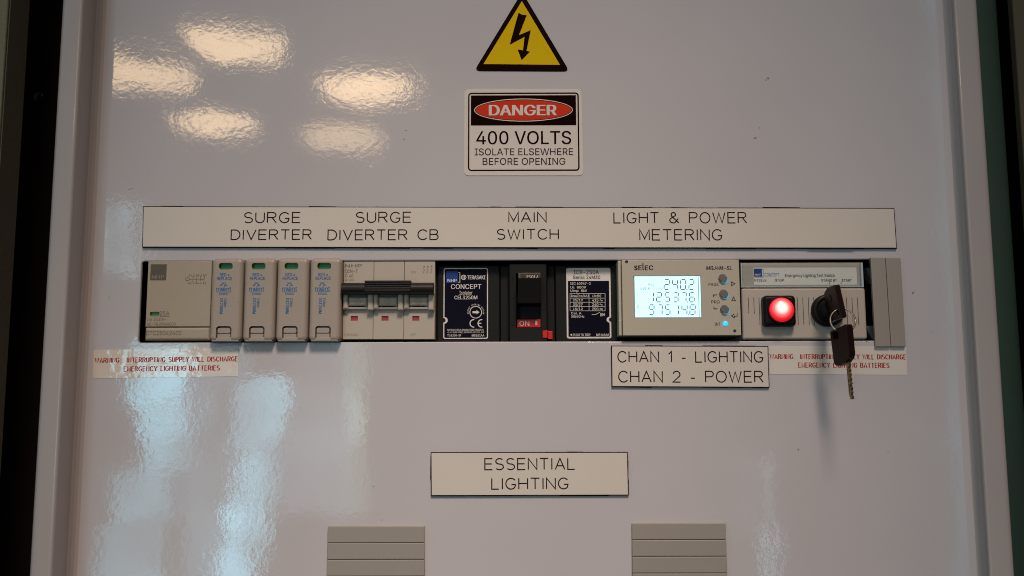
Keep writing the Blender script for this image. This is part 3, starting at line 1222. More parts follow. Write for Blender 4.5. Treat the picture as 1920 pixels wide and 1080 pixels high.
ca = thing('surge_cartridge', 424, 562, 0, 'beige plug-in surge cartridge with green window, touching the wide contactor', 'surge diverter', 'plug-in surge cartridges with green windows')
mb = MB()
prismR(mb, (CART_X0, CART_Y0, CART_X1, CART_Y1), -30, HC, 2.6, 0.0, 7, sides=True)
body = mb.build('body', 'cart', ca)
cut = MB()
x0, z0, x1, z1 = box(410.3, 493, 436.3, 505.3, HC)
cut.prism(rrect(x0, z0, x1, z1, 0.0015, 5), HC - 2.6, HC + 3)
carve(body, cut)
cut = MB()
x0, z0, x1, z1 = box(404.5, 611.5, 433.5, 648, HC)
cut.prism(rrect(x0, z0, x1, z1, 0.0017, 5), HC - 3.4, HC + 3)
carve(body, cut)
mb = MB()
flatR(mb, (409.5, 492, 437, 506), HC - 2.4)
mb.build('status_window', 'greenflag', ca)
mb = MB()
prismR(mb, (407.2, 614.3, 431.8, 625.5), HC - 4, HC - 0.9, 0.5, 0.9)
prismR(mb, (407.2, 625.9, 431.8, 637.5), HC - 4, HC - 1.2, 0.3, 0.0)
mb.build('release_latch', 'cart', ca)
mb = MB()
x0, z0, x1, z1 = box(396, 634.5, 449, 640, HC - 1)
mb.prism([(x0, z0), (x1, z0), (x1 - 0.0020, z1 - 0.0002), (x1 - 0.0045, z1 + 0.0006), (x0 + 0.0045, z1 + 0.0006), (x0 + 0.0020, z1 - 0.0002)], HC - 8, HC - 0.6, 0.3)
mb.build('bottom_lip', 'cart', ca)
let = cartridge_lettering('DT2300M').build('lettering', 'blueprint', ca)
sst = cartridge_lettering('SST240M').build('lettering', 'blueprint', ca)
sst_mesh = sst.data
bpy.data.objects.remove(sst)
pitch = at(517, 560, HC).x - at(455.2, 560, HC).x
labels = ['beige plug-in surge cartridge with green window, second from the wide contactor',
          'beige plug-in surge cartridge with green window, third from the wide contactor',
          'beige plug-in surge cartridge with green window, right beside the black toggle bar of the breaker']
for i in range(1, 4):
    c = ca.copy()
    COL.objects.link(c)
    c.location.x += pitch * i
    c['label'] = labels[i - 1]
    for ch in list(ca.children):
        d = ch.copy()
        COL.objects.link(d)
        d.parent = c
        if i == 3 and ch.name.startswith('lettering'):
            d.data = sst_mesh

# ---- three pole breaker
HB = -0.8
cb = thing('circuit_breaker', 730, 563, 0, 'cream three pole circuit breaker with one black toggle bar across all poles', 'circuit breaker')
edges_x = [643.6, 700.2, 757.6, 815.6]
for i in range(3):
    mb = MB()
    prismR(mb, (edges_x[i] + 0.25, 490.2, edges_x[i + 1] - 0.25, 636), -40, HB, 0.25)
    pole = mb.build('pole_body', 'cream', cb)
    x = (657.2, 714.9, 772.8)[i]
    cut = MB()
    prismR(cut, (x, 592, x + 13.2, 601), HB - 1.0, HB + 1, 0)
    carve(pole, cut)
    mb = MB()
    flatR(mb, (x - 0.5, 591.5, x + 13.7, 601.5), HB - 0.85)
    mb.build('trip_flag', 'redflag', pole)
    mb = MB()
    x = edges_x[i] - 1.0
    prismR(mb, (x, 548, x + 10.6, 580), HB - 1, HB + 4.0, 1.6, 0, 4)
    prismR(mb, (x + 46.3, 548, x + 57.0, 581.8), HB - 1, HB + 4.4, 1.0, 0, 4)
    prismR(mb, (x + 10.7, 575.8, x + 46.2, 580), HB - 1, HB + 2.2, 0.4, 0, 2)
    mb.build('toggle_guard', 'cream', pole)
for i in range(3):
    x = edges_x[i] - 1.0
    mb = MB()
    prismR(mb, (x + 11, 556.5, x + 46, 573.2), HB - 1, HB + 3.2, 1.3, 0, 4)
    s_ = mb.build('slide', 'cream', cb)
    mb = MB()
    c = at(x + 28, 565, HB + 3.3)
    k = px_len(HB)
    mb.ring(ellipse(c.x, c.y, 5.8 * k, 5.8 * k, 28), ellipse(c.x, c.y, 5.2 * k, 5.2 * k, 28), HB + 3.3)
    for dx in (-1.6, 1.6):
        line(mb, [(x + 28 + dx, 562), (x + 28 + dx, 569.5)], 0.6, HB + 3.3)
    mb.build('emblem', 'faint', s_)
    mb = MB()
    prismR(mb, (x + 17, 573.6, x + 39.5, 575.6), HB - 0.9, HB + 0.5, 0)
    mb.build('slot', 'blackp', s_)
    mb = MB()
    prismR(mb, (x + 11, 549, x + 44.5, 556.2), HB - 1, HB + 1.6, 0.1)
    mb.build('slide_recess', 'faint', s_)
# the toggle bar, a rounded bar along x with a ridged grip in the middle
HT = 13.0
tb = MB()


def xbar(mb, x0, x1, prof):
    """profile (z, h mm) swept along x"""
    bm = bmesh.new()
    A = [bm.verts.new((x0, -h * 0.001, z)) for z, h in prof]
    B = [bm.verts.new((x1, -h * 0.001, z)) for z, h in prof]
    for i in range(len(prof)):
        j = (i + 1) % len(prof)
        bm.faces.new((A[i], A[j], B[j], B[i]))
    bm.faces.new(A)
    bm.faces.new(B)
    bmesh.ops.recalc_face_normals(bm, faces=bm.faces)
    mb._take(bm)


x0, z0, x1, z1 = box(640.5, 529.5, 812.5, 551.5, 7)
zc, rz = (z0 + z1) / 2, (z1 - z0) / 2
prof = [(zc + rz * math.cos(R_(a)), 5.2 + 4.2 * math.sin(R_(a))) for a in range(0, 181, 12)] + [(z0, 1.0), (z1, 1.0)]
xbar(tb, x0, x1, prof)
bar = tb.build('toggle_bar', 'tog', cb)
tb = MB()
gx0, gz0, gx1, gz1 = box(683.5, 526, 770, 547, 9.5)
for i in range(5):
    za = gz1 - (gz1 - gz0) * (i / 5.0)
    zb = gz1 - (gz1 - gz0) * ((i + 0.78) / 5.0)
    top = 10.1 - 0.10 * (i - 1.2) ** 2 * 0.6
    tb.prism([(gx0, zb), (gx1, zb), (gx1, za), (gx0, za)], 3, top, 0.2, 2)
tb.build('ridged_grip', 'tog', bar)
mb = MB()
mb.text('DIN-T', (647.8, 505.3, 671, 511.8), HB + P, 0.010)
mb.text('C 40', (647.6, 514.3, 662.3, 519.8), HB + P, 0.004)
for i in range(3):
    x = 795 + i * 7
    line(mb, [(x, 497.5), (x, 501), (x + 1.5, 501)], 0.6, HB + P)
    line(mb, [(x - 1.5, 503), (x + 1, 506.5), (x, 508.5), (x - 2, 510.5), (x, 512)], 0.6, HB + P)
    line(mb, [(x - 1.5, 499.2), (x + 1.8, 499.2)], 0.6, HB + P)
mb.build('marking', 'greyprint', cb)
mb = MB()
mb.text('6000', (647.5, 522.5, 664, 526.5), HB + P)
mb.text('ON', (771, 508, 779.5, 512.5), HB + P)
mb.text('OFF', (769.5, 625.3, 780.5, 629.8), HB + P)
mb.text('DTNH6340C', (645, 625.3, 672, 630), HB + P)
mb.build('faint_marking', 'faint', cb)
mb = MB()
mb.text('NHP', (646.5, 495.5, 679, 501), HB + P, 0.035)
mb.build('logo_lettering', 'violet', cb)

# ---- main switch
HM = -7.0
HL = HM + 0.15
ms = thing('main_switch', 988, 566, 0, 'black moulded case main switch with two printed labels and a centre toggle', 'switch')
mb = MB()
prismR(mb, (819.5, 497.5, 937, 645), -60, HM, 0.8)
mb.build('body', 'mccb', ms)
for r_, hh_, nm_ in (((938.3, 498.5, 954.5, 645), HM - 2, 'channel'), ((1025.8, 498.5, 1040, 645), HM - 2, 'channel'), ((1041.5, 497.5, 1158, 645), HM, 'body')):
    mb = MB()
    prismR(mb, r_, -60, hh_, 0.8 if nm_ == 'body' else 0.4)
    mb.build(nm_, 'mccb', ms)
HK = -2.5
mb = MB()
prismR(mb, (955, 494.5, 1025.3, 640.5), -60, HK, 0.6)
centre = mb.build('toggle_surround', 'mccb', ms)
cut = MB()
prismR(cut, (967.8, 511.3, 1015, 614.6), HK - 9, HK + 2, 0, 0.3)
carve(centre, cut)
cut = MB()
prismR(cut, (1016.5, 618.3, 1027.5, 634.3), HK - 3, HK + 2, 0)
carve(centre, cut)
mb = MB()
flatR(mb, (967, 556, 1016, 600), HK - 8)
mb.build('slide', 'maroon', ms)
mb = MB()
prismR(mb, (971, 514, 1013.5, 561), HK - 9, HK + 9, 1.2, 0.3, 4, sub=HK)
tg = mb.build('toggle', 'toggleblack', ms)
mb = MB()
prismR(mb, (971.3, 511.9, 1014, 527.2), HK - 3, HK + 1.0, 0.3, 0.3, 2, sub=HK)
g_ = mb.build('rating_window', 'brownlens', ms)
# toggle sits below its rating window
tg.location.z -= 0.0034
mb = MB()
mb.text('250I', (986, 517, 1003.5, 523), HK + 1.0 + P, 0.025, sub=HK)
line(mb, [(1004.5, 522.5), (1006, 521.5), (1008.5, 516.5)], 1.2, HK + 1.0 + P)
mb.build('rating_lettering', 'white', g_)
mb = MB()
prismR(mb, (972.5, 513.6, 976.0, 524.5), HK + 0.5, HK + 1.15, 0, sub=HK)
mb.build('rating_tab', 'greysq', g_)
mb = MB()
prismR(mb, (970.3, 555.5, 973.8, 568.5), HK - 8, HK - 3.0, 0.2, sub=HK)
mb.build('metal_tab', 'clip', ms)
mb = MB()
prismR(mb, (969.8, 599, 1013.5, 613.8), HK - 8.5, HK - 1.2, 0.1, sub=HK - 1)
on = mb.build('on_flag', 'redp', ms)
mb = MB()
mb.text('ON', (974, 601.7, 992.5, 611), HK - 1.1, 0.008)
flatR(mb, (1003.6, 601.5, 1007.3, 609.3), HK - 1.1)
mb.build('flag_lettering', 'white', on)
mb = MB()
prismR(mb, (1017.2, 619, 1026.7, 633.7), HK - 6, HK - 0.2, 0.2)
mb.build('trip_button', 'redp', ms)
mb = MB()
prismR(mb, (1027.3, 620.8, 1036.2, 636), HM - 6, HM + 1.4, 0.2)
mb.build('trip_button', 'redp', ms)
mb = MB()
for pts in ([(959, 559.5), (967, 559.5)], [(961, 521), (961, 528)], [(961, 521), (963, 521)], [(1018, 579.5), (1024, 579.5)], [(1021, 566), (1021, 575)],
            [(1016.5, 583), (1018.5, 581)]):
    line(mb, pts, 0.8, HK + P)
c = at(962, 606.5, HK)
k = px_len(HK)
mb.ring(ellipse(c.x, c.y, 4.2 * k, 4.2 * k, 24), ellipse(c.x, c.y, 3.3 * k, 3.3 * k, 24), HK + P)
mb.build('moulded_marks', 'blackp', centre)

# left label
x0, z0, x1, z1 = box(831.5, 502.5, 915, 635.3, HL)
k = px_len(HL)
cn = at(831.5, 600.6, HL)
r_n = 6.2 * k


def label_outline(x0, z0, x1, z1, r, side, zc, rn):
    """rounded rectangle with a half-round notch in one side, listed counter-clockwise"""
    pts = []
    for cx, cz, a in ((x1 - r, z0 + r, -90), (x1 - r, z1 - r, 0), (x0 + r, z1 - r, 90), (x0 + r, z0 + r, 180)):
        for q_ in range(5):
            t = R_(a + 22.5 * q_)
            pts.append((cx + r * math.cos(t), cz + r * math.sin(t)))
        if a == -90 and side == 'right':
            pts += [(x1 + rn * math.cos(R_(t)), zc + rn * math.sin(R_(t))) for t in range(270, 89, -15)]
        if a == 90 and side == 'left':
            pts += [(x0 + rn * math.cos(R_(t)), zc + rn * math.sin(R_(t))) for t in range(90, -91, -15)]
    return pts


t_ = 2.0 * k
lo = label_outline(x0, z0, x1, z1, 0.0011, 'left', cn.y, r_n - t_)
li = label_outline(x0 + t_, z0 + t_, x1 - t_, z1 - t_, 0.0007, 'left', cn.y, r_n)
mb = MB()
mb.flat(lo, HL)
lab = mb.build('label', 'white', ms)
lab['label'] = 'left printed navy label with a logo square'
h = HL + 0.05
mb = MB()
mb.flat(li, h)
mb.build('navy_field', 'navy', lab)
mb = MB()
flatR(mb, (836.4, 508.4, 858.4, 530.6), h + 0.06)
mb.build('logo_square', 'blue', lab)
h2 = h + 0.12
mb = MB()
mb.text('NHP', (839, 523.2, 856.5, 528.5), h2, 0.035)
line(mb, [(859.3, 511), (862.3, 511), (862.3, 529.3), (859.3, 529.3)], 1.2, h2)
c = at(869.4, 520, h2)
mb.ring(ellipse(c.x, c.y, 4.9 * k, 4.9 * k, 28), ellipse(c.x, c.y, 3.7 * k, 3.7 * k, 28), h2)
for dx in (-1.3, 1.3):
    line(mb, [(869.4 + dx, 516.4), (869.4 + dx, 523.6)], 1.3, h2)
mb.text('TERASAKI', (876, 516.3, 910, 523.8), h2, 0.040)
mb.text('CONCEPT', (845.5, 532.8, 902.5, 541.8), h2, 0.022)
mb.text('Isolator', (861.5, 545.6, 885.8, 552.4), h2, 0.002)
mb.text('CEL3250M', (852, 554.3, 895, 561.2), h2, 0.030)
c = at(892, 585.4, h2)
mb.ring(ellipse(c.x, c.y, 11.7 * k, 11.7 * k, 40), ellipse(c.x, c.y, 10.3 * k, 10.3 * k, 40), h2)
mb.flat([(c.x + x * k, c.y + y * k) for x, y in ((-6, -1.9), (1.5, -1.9), (1.5, -4), (7, 0), (1.5, 4), (1.5, 1.9), (-6, 1.9))], h2)
word = 'DIRECT OPENING ACTION'
for i, ch in enumerate(word):
    if ch == ' ':
        continue
    a = 190 - 200 * i / (len(word) - 1)
    shp = text_shape(ch, 0.02, 0)
    if not shp:
        continue
    xs = [p[0] for q in shp for p in q[0]]
    mxx = (min(xs) + max(xs)) / 2
    sc = 5.2 * k
    for p_, fs, dh in shp:
        vs = []
        for x, y in p_:
            u, t = (x - mxx) * sc * 0.72, y * sc + 13.3 * k
            ca_, sa_ = math.cos(R_(a - 90)), math.sin(R_(a - 90))
            vs.append(mb.bm.verts.new((c.x + u * ca_ - t * sa_, -(h2 + dh) * 0.001, c.y + u * sa_ + t * ca_)))
        for f in fs:
            mb.bm.faces.new([vs[j] for j in f])
# CE mark
for cx, a0 in ((888.3, 75), (903.3, 75)):
    pts = [(cx + 7.0 * math.cos(R_(a)), 606.3 - 7.0 * math.sin(R_(a))) for a in range(90, 271, 15)]
    line(mb, [(cx + 1.0, 599.3)] + pts + [(cx + 1.0, 613.3)], 1.9, h2)
line(mb, [(897, 606.3), (902.5, 606.3)], 1.9, h2)
mb.text('NHP ELECTRICAL ENGINEERING PRODUCTS', (839, 616.8, 907, 620.4), h2, 0.012)
mb.text('43-67 RIVER STREET, RICHMOND, VIC 3121, AUS', (839, 621.6, 907.5, 625), h2, 0.012)
mb.text('TD:E250-SF', (838.6, 627, 864.8, 630.8), h2, 0.030)
mb.text('M5151AA', (884.6, 627, 908.2, 631), h2, 0.030)
mb.build('lettering', 'white', lab)

# right label
x0, z0, x1, z1 = box(1062.2, 502.5, 1145.4, 634.5, HL)
cn = at(1145.4, 599.3, HL)
lo = label_outline(x0, z0, x1, z1, 0.0011, 'right', cn.y, r_n - t_)
mb = MB()
mb.flat(lo, HL)
lab = mb.build('label', 'white', ms)
lab['label'] = 'right printed label with a pale header and a table'
xx0, zz0, xx1, zz1 = box(1065.4, 526.7, 1142.6, 631.4, h)
li = label_outline(xx0, zz0, xx1, zz1, 0.0002, 'right', cn.y, r_n - 0.6 * k)
mb = MB()
mb.flat(li, h)
mb.build('navy_field', 'navy', lab)
mb = MB()
mb.text('ICB-250A', (1075.8, 506.5, 1122.8, 514), h2, 0.008)
mb.text('Serial: 24M30', (1074.5, 516.6, 1125.4, 523), h2, 0.016)
mb.build('header_lettering', 'blackprint', lab)
mb = MB()
mb.text('IEC 60947-2', (1069.3, 529.3, 1107.4, 534), h2, 0.02)
mb.text('Ui:  800V', (1069.5, 536.2, 1099, 541), h2, 0.02)
mb.text('Uimp:  8kV', (1069.5, 542.8, 1100.6, 548.4), h2, 0.02)
tx0, tx1, ty0, ty1 = 1068.8, 1134.6, 550.5, 582.8
for y in (550.5, 559.0, 566.7, 574.8, 582.8):
    line(mb, [(tx0, y), (tx1, y)], 0.75, h2)
for x in (1068.8, 1104.4, 1134.6):
    line(mb, [(x, ty0), (x, ty1)], 0.75, h2)
mb.text('Icu/Ics(kA)', (1070.2, 552.2, 1103.6, 557.8), h2, 0.02, 0.15)
mb.text('Ue(V)', (1111.0, 552.2, 1127, 557.8), h2, 0.02, 0.15)
for i, (a, b2) in enumerate((('25/19', '415'), ('35/27', '240'), ('15/12', '250'))):
    y = 560.6 + i * 8.05
    mb.text(a, (1074.3, y, 1092.6, y + 5.0), h2, 0.02)
    mb.text(b2, (1110.3, y, 1122, y + 5.0), h2, 0.025)
    if i < 2:
        line(mb, [(1124.6 + j * 0.75, y + 2.6 - 1.3 * math.sin(j / 7 * 2 * math.pi)) for j in range(8)], 1.0, h2)
    else:
        flatR(mb, (1124.6, y + 1.2, 1130, y + 2.0), h2)
        for j in range(3):
            flatR(mb, (1124.6 + j * 2, y + 3.0, 1126.0 + j * 2, y + 3.8), h2)
mb.text('Cat. A', (1070.6, 585.3, 1090.2, 589.5), h2, 0.02)
mb.text('50/60Hz', (1071, 591.2, 1095.6, 596), h2, 0.02)
line(mb, [(1109.5, 589.8), (1116.5, 589.8), (1125, 585.2)], 0.9, h2)
line(mb, [(1126, 587), (1126, 593)], 0.9, h2)
line(mb, [(1128.3, 587), (1128.3, 593)], 0.9, h2)
line(mb, [(1129, 590), (1134.5, 590)], 0.9, h2)
line(mb, [(1129.5, 587.3), (1133.5, 592.5)], 0.9, h2)
line(mb, [(1133.5, 587.3), (1129.5, 592.5)], 0.9, h2)
mb.flat([tuple(at(x, y, h2)) for x, y in ((1068.6, 627.8), (1072.6, 625.4), (1072.6, 630.2))], h2)
mb.text('PUSH TO TRIP', (1074.4, 625.5, 1107, 630.2), h2, 0.025)
mb.text('M5149AA', (1118.2, 625.5, 1142, 630), h2, 0.03)
mb.build('lettering', 'white', lab)

# ---- energy meter
HE = 4.0
me_ = thing('energy_meter', 1276, 558, 0, 'khaki energy meter with a glowing white display and three grey buttons', 'meter')
mb = MB()
prismR(mb, (1167, 487.2, 1387.8, 628.8), -40, HE, 0.5, 0.3)
body = mb.build('body', 'meter', me_)
for (px, py) in ((1175, 490.9), (1377.8, 620.5)):
    c = at(px, py, HE)
    cut = MB()
    cut.prism(ellipse(c.x, c.y, 0.00092, n=20), HE - 3, HE + 1)
    carve(body, cut)
cut = MB()
prismR(cut, (1188.6, 516.2, 1315.8, 596.4), HE - 0.9, HE + 1, 0)
carve(body, cut)
mb = MB()
prismR(mb, (1159.5, 488.5, 1165.6, 628.5), -40, HE - 2.5, 0.5)
prismR(mb, (1160.3, 600, 1165.9, 629.5), -40, HE - 1.6, 0.5)
mb.build('side_clip', 'meter', me_)
mb = MB()
prismR(mb, (1388.6, 490, 1389.8, 628), -40, HE - 2.0, 0.1)
mb.build('side_seam', 'dark', me_)
mb = MB()
flatR(mb, (1188, 515.8, 1316.2, 597), HE - 0.82)
rim = mb.build('display', 'lcdrim', me_)
rim['label'] = 'backlit display with three rows of digits'
mb = MB()
flatR(mb, (1190.3, 517.8, 1313.8, 594.8), HE - 0.70)
mb.build('screen', 'lcd', rim)
SEG = {'0': 'abcdef', '1': 'bc', '2': 'abged', '3': 'abgcd', '4': 'fgbc', '5': 'afgcd', '6': 'afgedc', '7': 'abc', '8': 'abcdefg', '9': 'abcdfg'}
mb = MB()
hS = HE - 0.60


def digit(mb, ch, x0, x1, y0, y1):
    g = 1.3
    xm0, xm1 = x0 + 0.4, x1 - 0.4
    ym = (y0 + y1) / 2
    sl = -0.035 * (y1 - y0)

    def T(x, y):
        return (x - sl * ((y1 - y) / (y1 - y0) - 0.5), y)
    segs = {'a': ((xm0 + g, y0), (xm1 - g, y0)), 'd': ((xm0 + g, y1), (xm1 - g, y1)), 'g': ((xm0 + g, ym), (xm1 - g, ym)),
            'f': ((xm0, y0 + g), (xm0, ym - g)), 'b': ((xm1, y0 + g), (xm1, ym - g)),
            'e': ((xm0, ym + g), (xm0, y1 - g)), 'c': ((xm1, ym + g), (xm1, y1 - g))}
    for s in SEG[ch]:
        a, b2 = segs[s]
        line(mb, [T(*a), T(*b2)], 1.6, hS)


def zm(x):
    return 1140 + x / 5.686


for row, y0, y1 in (((('2', 597, 655), ('4', 685, 742), ('0', 772, 830), ('2', 862, 917)), 524.2, 542.6),
                    ((('1', 440, 487), ('2', 515, 573), ('5', 606, 660), ('3', 697, 750), ('7', 783, 835), ('6', 866, 922)), 548, 566),
                    ((('9', 435, 492), ('7', 532, 580), ('5', 612, 664), ('1', 706, 755), ('4', 785, 845), ('8', 872, 931)), 571.6, 590)):
    for ch, a, b2 in row:
        digit(mb, ch, zm(a), zm(b2), y0, y1)
for x, y in ((842, 543), (850, 566.3), (856, 590.3)):
    flatR(mb, (zm(x) - 0.9, y - 0.9, zm(x) + 0.9, y + 0.9), hS)
mb.build('digits', 'lcdseg', rim)
mb = MB()
mb.text('Avg', (1215, 530.5, 1226.8, 537), hS)
mb.text('kW h', (1201.2, 538.6, 1218.8, 543.9), hS)
mb.text('L-N', (1230, 538.8, 1240.2, 543.6), hS)
mb.text('1', (1194.8, 548.5, 1196.2, 552.5), hS)
mb.text('2', (1194.5, 571.8, 1197.8, 576.6), hS)
flatR(mb, (1309.5, 518.5, 1310.7, 594), hS)
mb.build('symbols', 'lcdfaint', rim)
mb = MB()
h = HE + P
mb.text('s', (1189, 497.8, 1195.5, 506.3), h, 0.05)
mb.text('E', (1196.8, 497.5, 1203.2, 506.3), h, 0.05)
mb.text('l', (1204.6, 493.2, 1207.2, 506.3), h, 0.05)
mb.text('E', (1208.8, 497.5, 1215.2, 506.3), h, 0.05)
mb.text('C', (1216.6, 497.5, 1224.8, 506.3), h, 0.05)
mb.text('MRJ4M-SL', (1323.6, 498.8, 1372.2, 505.8), h, 0.028, 0.2)
mb.text('PAGE', (1328.6, 530.3, 1347.2, 536), h, 0.004)
mb.text('PRG', (1334, 563.2, 1349.4, 568.8), h, 0.004)
mb.text('INT', (1340, 605, 1350.4, 610.3), h, 0.004)
line(mb, [(1337.8, 557), (1337.8, 552.8), (1344.2, 552.8)], 1.3, h)
line(mb, [(1338.8, 574.8), (1338.8, 579), (1345.4, 579)], 1.3, h)
line(mb, [(1371, 528.2), (1378.2, 532), (1371, 535.8), (1372.2, 532), (1371, 528.2)], 1.1, h)
line(mb, [(1371.6, 564), (1375.4, 556.8), (1379.2, 564), (1375.4, 562.6), (1371.6, 564)], 1.1, h)
line(mb, [(1377, 588.6), (1371.4, 592), (1377, 595.6), (1377, 592.6), (1382.4, 592.6), (1382.4, 587.4)], 1.1, h)
mb.build('lettering', 'blackprint', me_)
for px, py in ((1355.7, 521.6), (1357.4, 550.6), (1359, 579.7)):
    c = at(px, py, HE + 1)
    mb = MB()
    mb.prism(roundpoly([(c.x + u * 0.001, c.y + v * 0.001) for u, v in ((-2.7, 0.2), (-1.2, 2.6), (1.0, 2.0), (2.7, -0.2), (1.2, -2.6), (-1.0, -2.0))], 0.0011, 5), HE - 0.5, HE + 1.4, 0.5, 4)
    bt = mb.build('button', 'button', me_)
    mb = MB()
    d = at(px + 1.4, py + 2.1, HE)
    mb.flat(roundpoly([(d.x + u * 0.001, d.y + v * 0.001) for u, v in ((-2.7, 0.2), (-1.2, 2.6), (1.0, 2.0), (2.7, -0.2), (1.2, -2.6), (-1.0, -2.0))], 0.0011, 5), HE + 0.06)
    mb.build('light_guide', 'glow', bt)
c = at(1360.2, 606.8, HE)
mb = MB()
mb.lathe(c.x, c.y, [(1.6, HE - 0.2), (1.5, HE + 0.3), (1.0, HE + 0.8), (0, HE + 1.0)], 24)
mb.build('indicator_led', 'led', me_)

# ---- emergency lighting test switch
HS = 1.0
ts = thing('test_switch', 1506, 565, 0, 'light grey emergency lighting test switch with slots, red lamp and key lock', 'test switch')
mb = MB()
prismR(mb, (1391.3, 539.6, 1624.5, 636), -40, HS, 1.3, 0.0, 5, sides=True)
body = mb.build('body', 'test', ts)
cut = MB()
for i in range(21):
    x = 1404.3 + i * 10.28
    if 1428 < x < 1498 and not (x < 1432):
        if 1436 < x < 1492:
            continue
    y1 = 588 if i < 2 else 609.2
    prismR(cut, (x - 0.55, 557.3, x + 0.55, y1), HS - 1.8, HS + 1, 0)
carve(body, cut)
mb = MB()
prismR(mb, (1389.5, 492.6, 1619, 538.8), -40, HS - 1.6, 0.2)
mb.build('label_carrier', 'test', ts)
mb = MB()
flatR(mb, (1413, 501.6, 1606.5, 534), HS - 1.45, 0.3)
lb = mb.build('label_strip', 'labelwhite', ts)
h = HS - 1.35
mb = MB()
flatR(mb, (1413.6, 503.6, 1428.6, 518.4), h)
mb.build('logo_square', 'blue', lb)
mb = MB()
mb.text('NHP', (1415.3, 513.2, 1427.2, 516.8), h + 0.08, 0.03)
mb.build('logo_lettering', 'white', lb)
mb = MB()
mb.text('CONCEPT', (1433.5, 512, 1461, 518.2), h, 0.004)
line(mb, [(1429.3, 505), (1431, 505), (1431, 519.5), (1414.6, 519.5)], 0.9, h)
mb.build('blue_lettering', 'blueprint', lb)
mb = MB()
mb.text('Emergency Lighting Test Switch', (1472, 513.4, 1564.8, 520.8), h, 0.012)
mb.text('NTSELK', (1414.4, 523, 1437.2, 528.2), h)
mb.text('STOP', (1453, 523, 1469.5, 527.8), h, 0.012)
mb.text('STAND BY', (1540, 523, 1569.6, 528.2), h, 0.012)
mb.text('START', (1578, 523.2, 1597, 528.2), h, 0.012)
line(mb, [(1555.5, 529.8), (1555.5, 533)], 1, h)
line(mb, [(1578.5, 529.8), (1576.5, 532)], 1, h)
mb.build('lettering', 'blackprint', lb)
mb = MB()
prismR(mb, (1390, 492.9, 1618.6, 538.5), HS - 0.5, HS + 0.2, 0.2)
mb.build('clear_cover', 'clear', ts)
mb = MB()
prismR(mb, (1389.3, 492.7, 1391.8, 538.6), HS - 3.6, HS + 0.25, 0.1)
prismR(mb, (1614.6, 492.7, 1618.8, 538.6), HS - 3.6, HS + 0.25, 0.1)
prismR(mb, (1389.3, 537.2, 1618.8, 538.8), HS - 3.6, HS + 0.15, 0.1)
mb.build('cover_edge', 'clear_edge', ts)
# red lamp
HR = 7.0
mb = MB()
prismR(mb, (1432.6, 553.3, 1493.3, 611.5), 0.5, HR, 2.2, 0.0, 6, sides=True)
bz = mb.build('lamp_bezel', 'blackp', ts)
bz['label'] = 'black rounded square bezel of the lit red lamp'
c = at(1465, 581.3, HR)
LC = c
k = px_len(HR)
R0 = 23.0 * k * 1000
mb = MB()
mb.lathe(c.x, c.y, [(R0 + 1.0, HR + 0.02), (R0 + 0.9, HR + 0.7), (R0 + 0.1, HR + 0.7), (R0 + 0.02, HR + 0.3)], 48)
mb.build('lens_ring', 'blackp', bz)
mb = MB()
prof = [(R0, HR + 0.05), (R0, HR + 1.2)]
for i in range(1, 9):
    a = R_(i * 90 / 8)
    prof.append((R0 * math.cos(a) * 0.97, HR + 1.2 + 3.2 * math.sin(a)))
prof[-1] = (0, HR + 4.4)
mb.lathe(c.x, c.y, prof, 48)
lens = mb.build('lens', 'lens', bz)
# hot spot of the bulb, in the lens's own coordinates
LENS_MAP.inputs['Location'].default_value = (-(c.x - ts.location.x - 0.0005), (HR + 3.0) * 0.001 + ts.location.y, -(c.y - ts.location.z + 0.0009))
# key lock
c = at(1554.3, 581.5, 5)
KC = c
mb = MB()
mb.lathe(c.x, c.y, [(9.2, 0.5), (9.2, 4.6), (8.7, 5.4), (6.6, 5.6), (6.3, 5.2), (5.4, 5.2), (5.2, 6.4), (4.9, 6.8), (0, 6.8)], 56)
lk = mb.build('key_lock', 'blackp', ts)
mb = MB()
mb.lathe(c.x, c.y, [(4.7, 6.82), (4.5, 7.3), (0, 7.3)], 40)
mb.build('lock_barrel', 'mccb', lk)

# ---- key in the lock
ky = thing('key', 1565, 565, 15, 'dark plastic headed key standing in the lock of the test switch', 'key', 'two plastic headed keys on one ring')
ex = Vector((-0.175, 0, 0.985)).normalized()
base = Vector((KC.x - 0.0014, 0, KC.y)) + ex * 0.0022
out = Vector((0, -1, 0))
thick = ex.cross(out)
fr = (base, ex, out, thick)
bow = [(-0.0092, 0.031), (0.0092, 0.031), (0.0092, 0.0190), (0.0070, 0.0115), (0.0030, 0.0095), (-0.0030, 0.0095), (-0.0070, 0.0115), (-0.0092, 0.0190)]
mb = MB()
mb.prism(roundpoly(bow, 0.0010, 4), -1.45, 1.45, 0.4, 3, fr, back=True)
kb = mb.build('bow', 'keyp', ky)
cut = MB()
cut.prism([(-0.0072, 0.0255), (-0.0035, 0.0255), (-0.0035, 0.0290), (-0.0072, 0.0290)], -4, 4, 0, 1, fr)
carve(kb, cut)
cut = MB()
cut.prism([(0.0010, 0.0205), (0.0050, 0.0205), (0.0050, 0.0222), (0.0010, 0.0222)], 1.0, 4, 0, 1, fr)
cut.prism([(0.0010, 0.0205), (0.0050, 0.0205), (0.0050, 0.0222), (0.0010, 0.0222)], -4, -1.0, 0, 1, fr)
carve(kb, cut)
mb = MB()
mb.prism([(-0.0022, 0.0060), (0.0022, 0.0060), (0.0022, 0.0112), (-0.0022, 0.0112)], -0.9, 0.9, 0.1, 1, fr)
mb.build('blade', 'brass', ky)

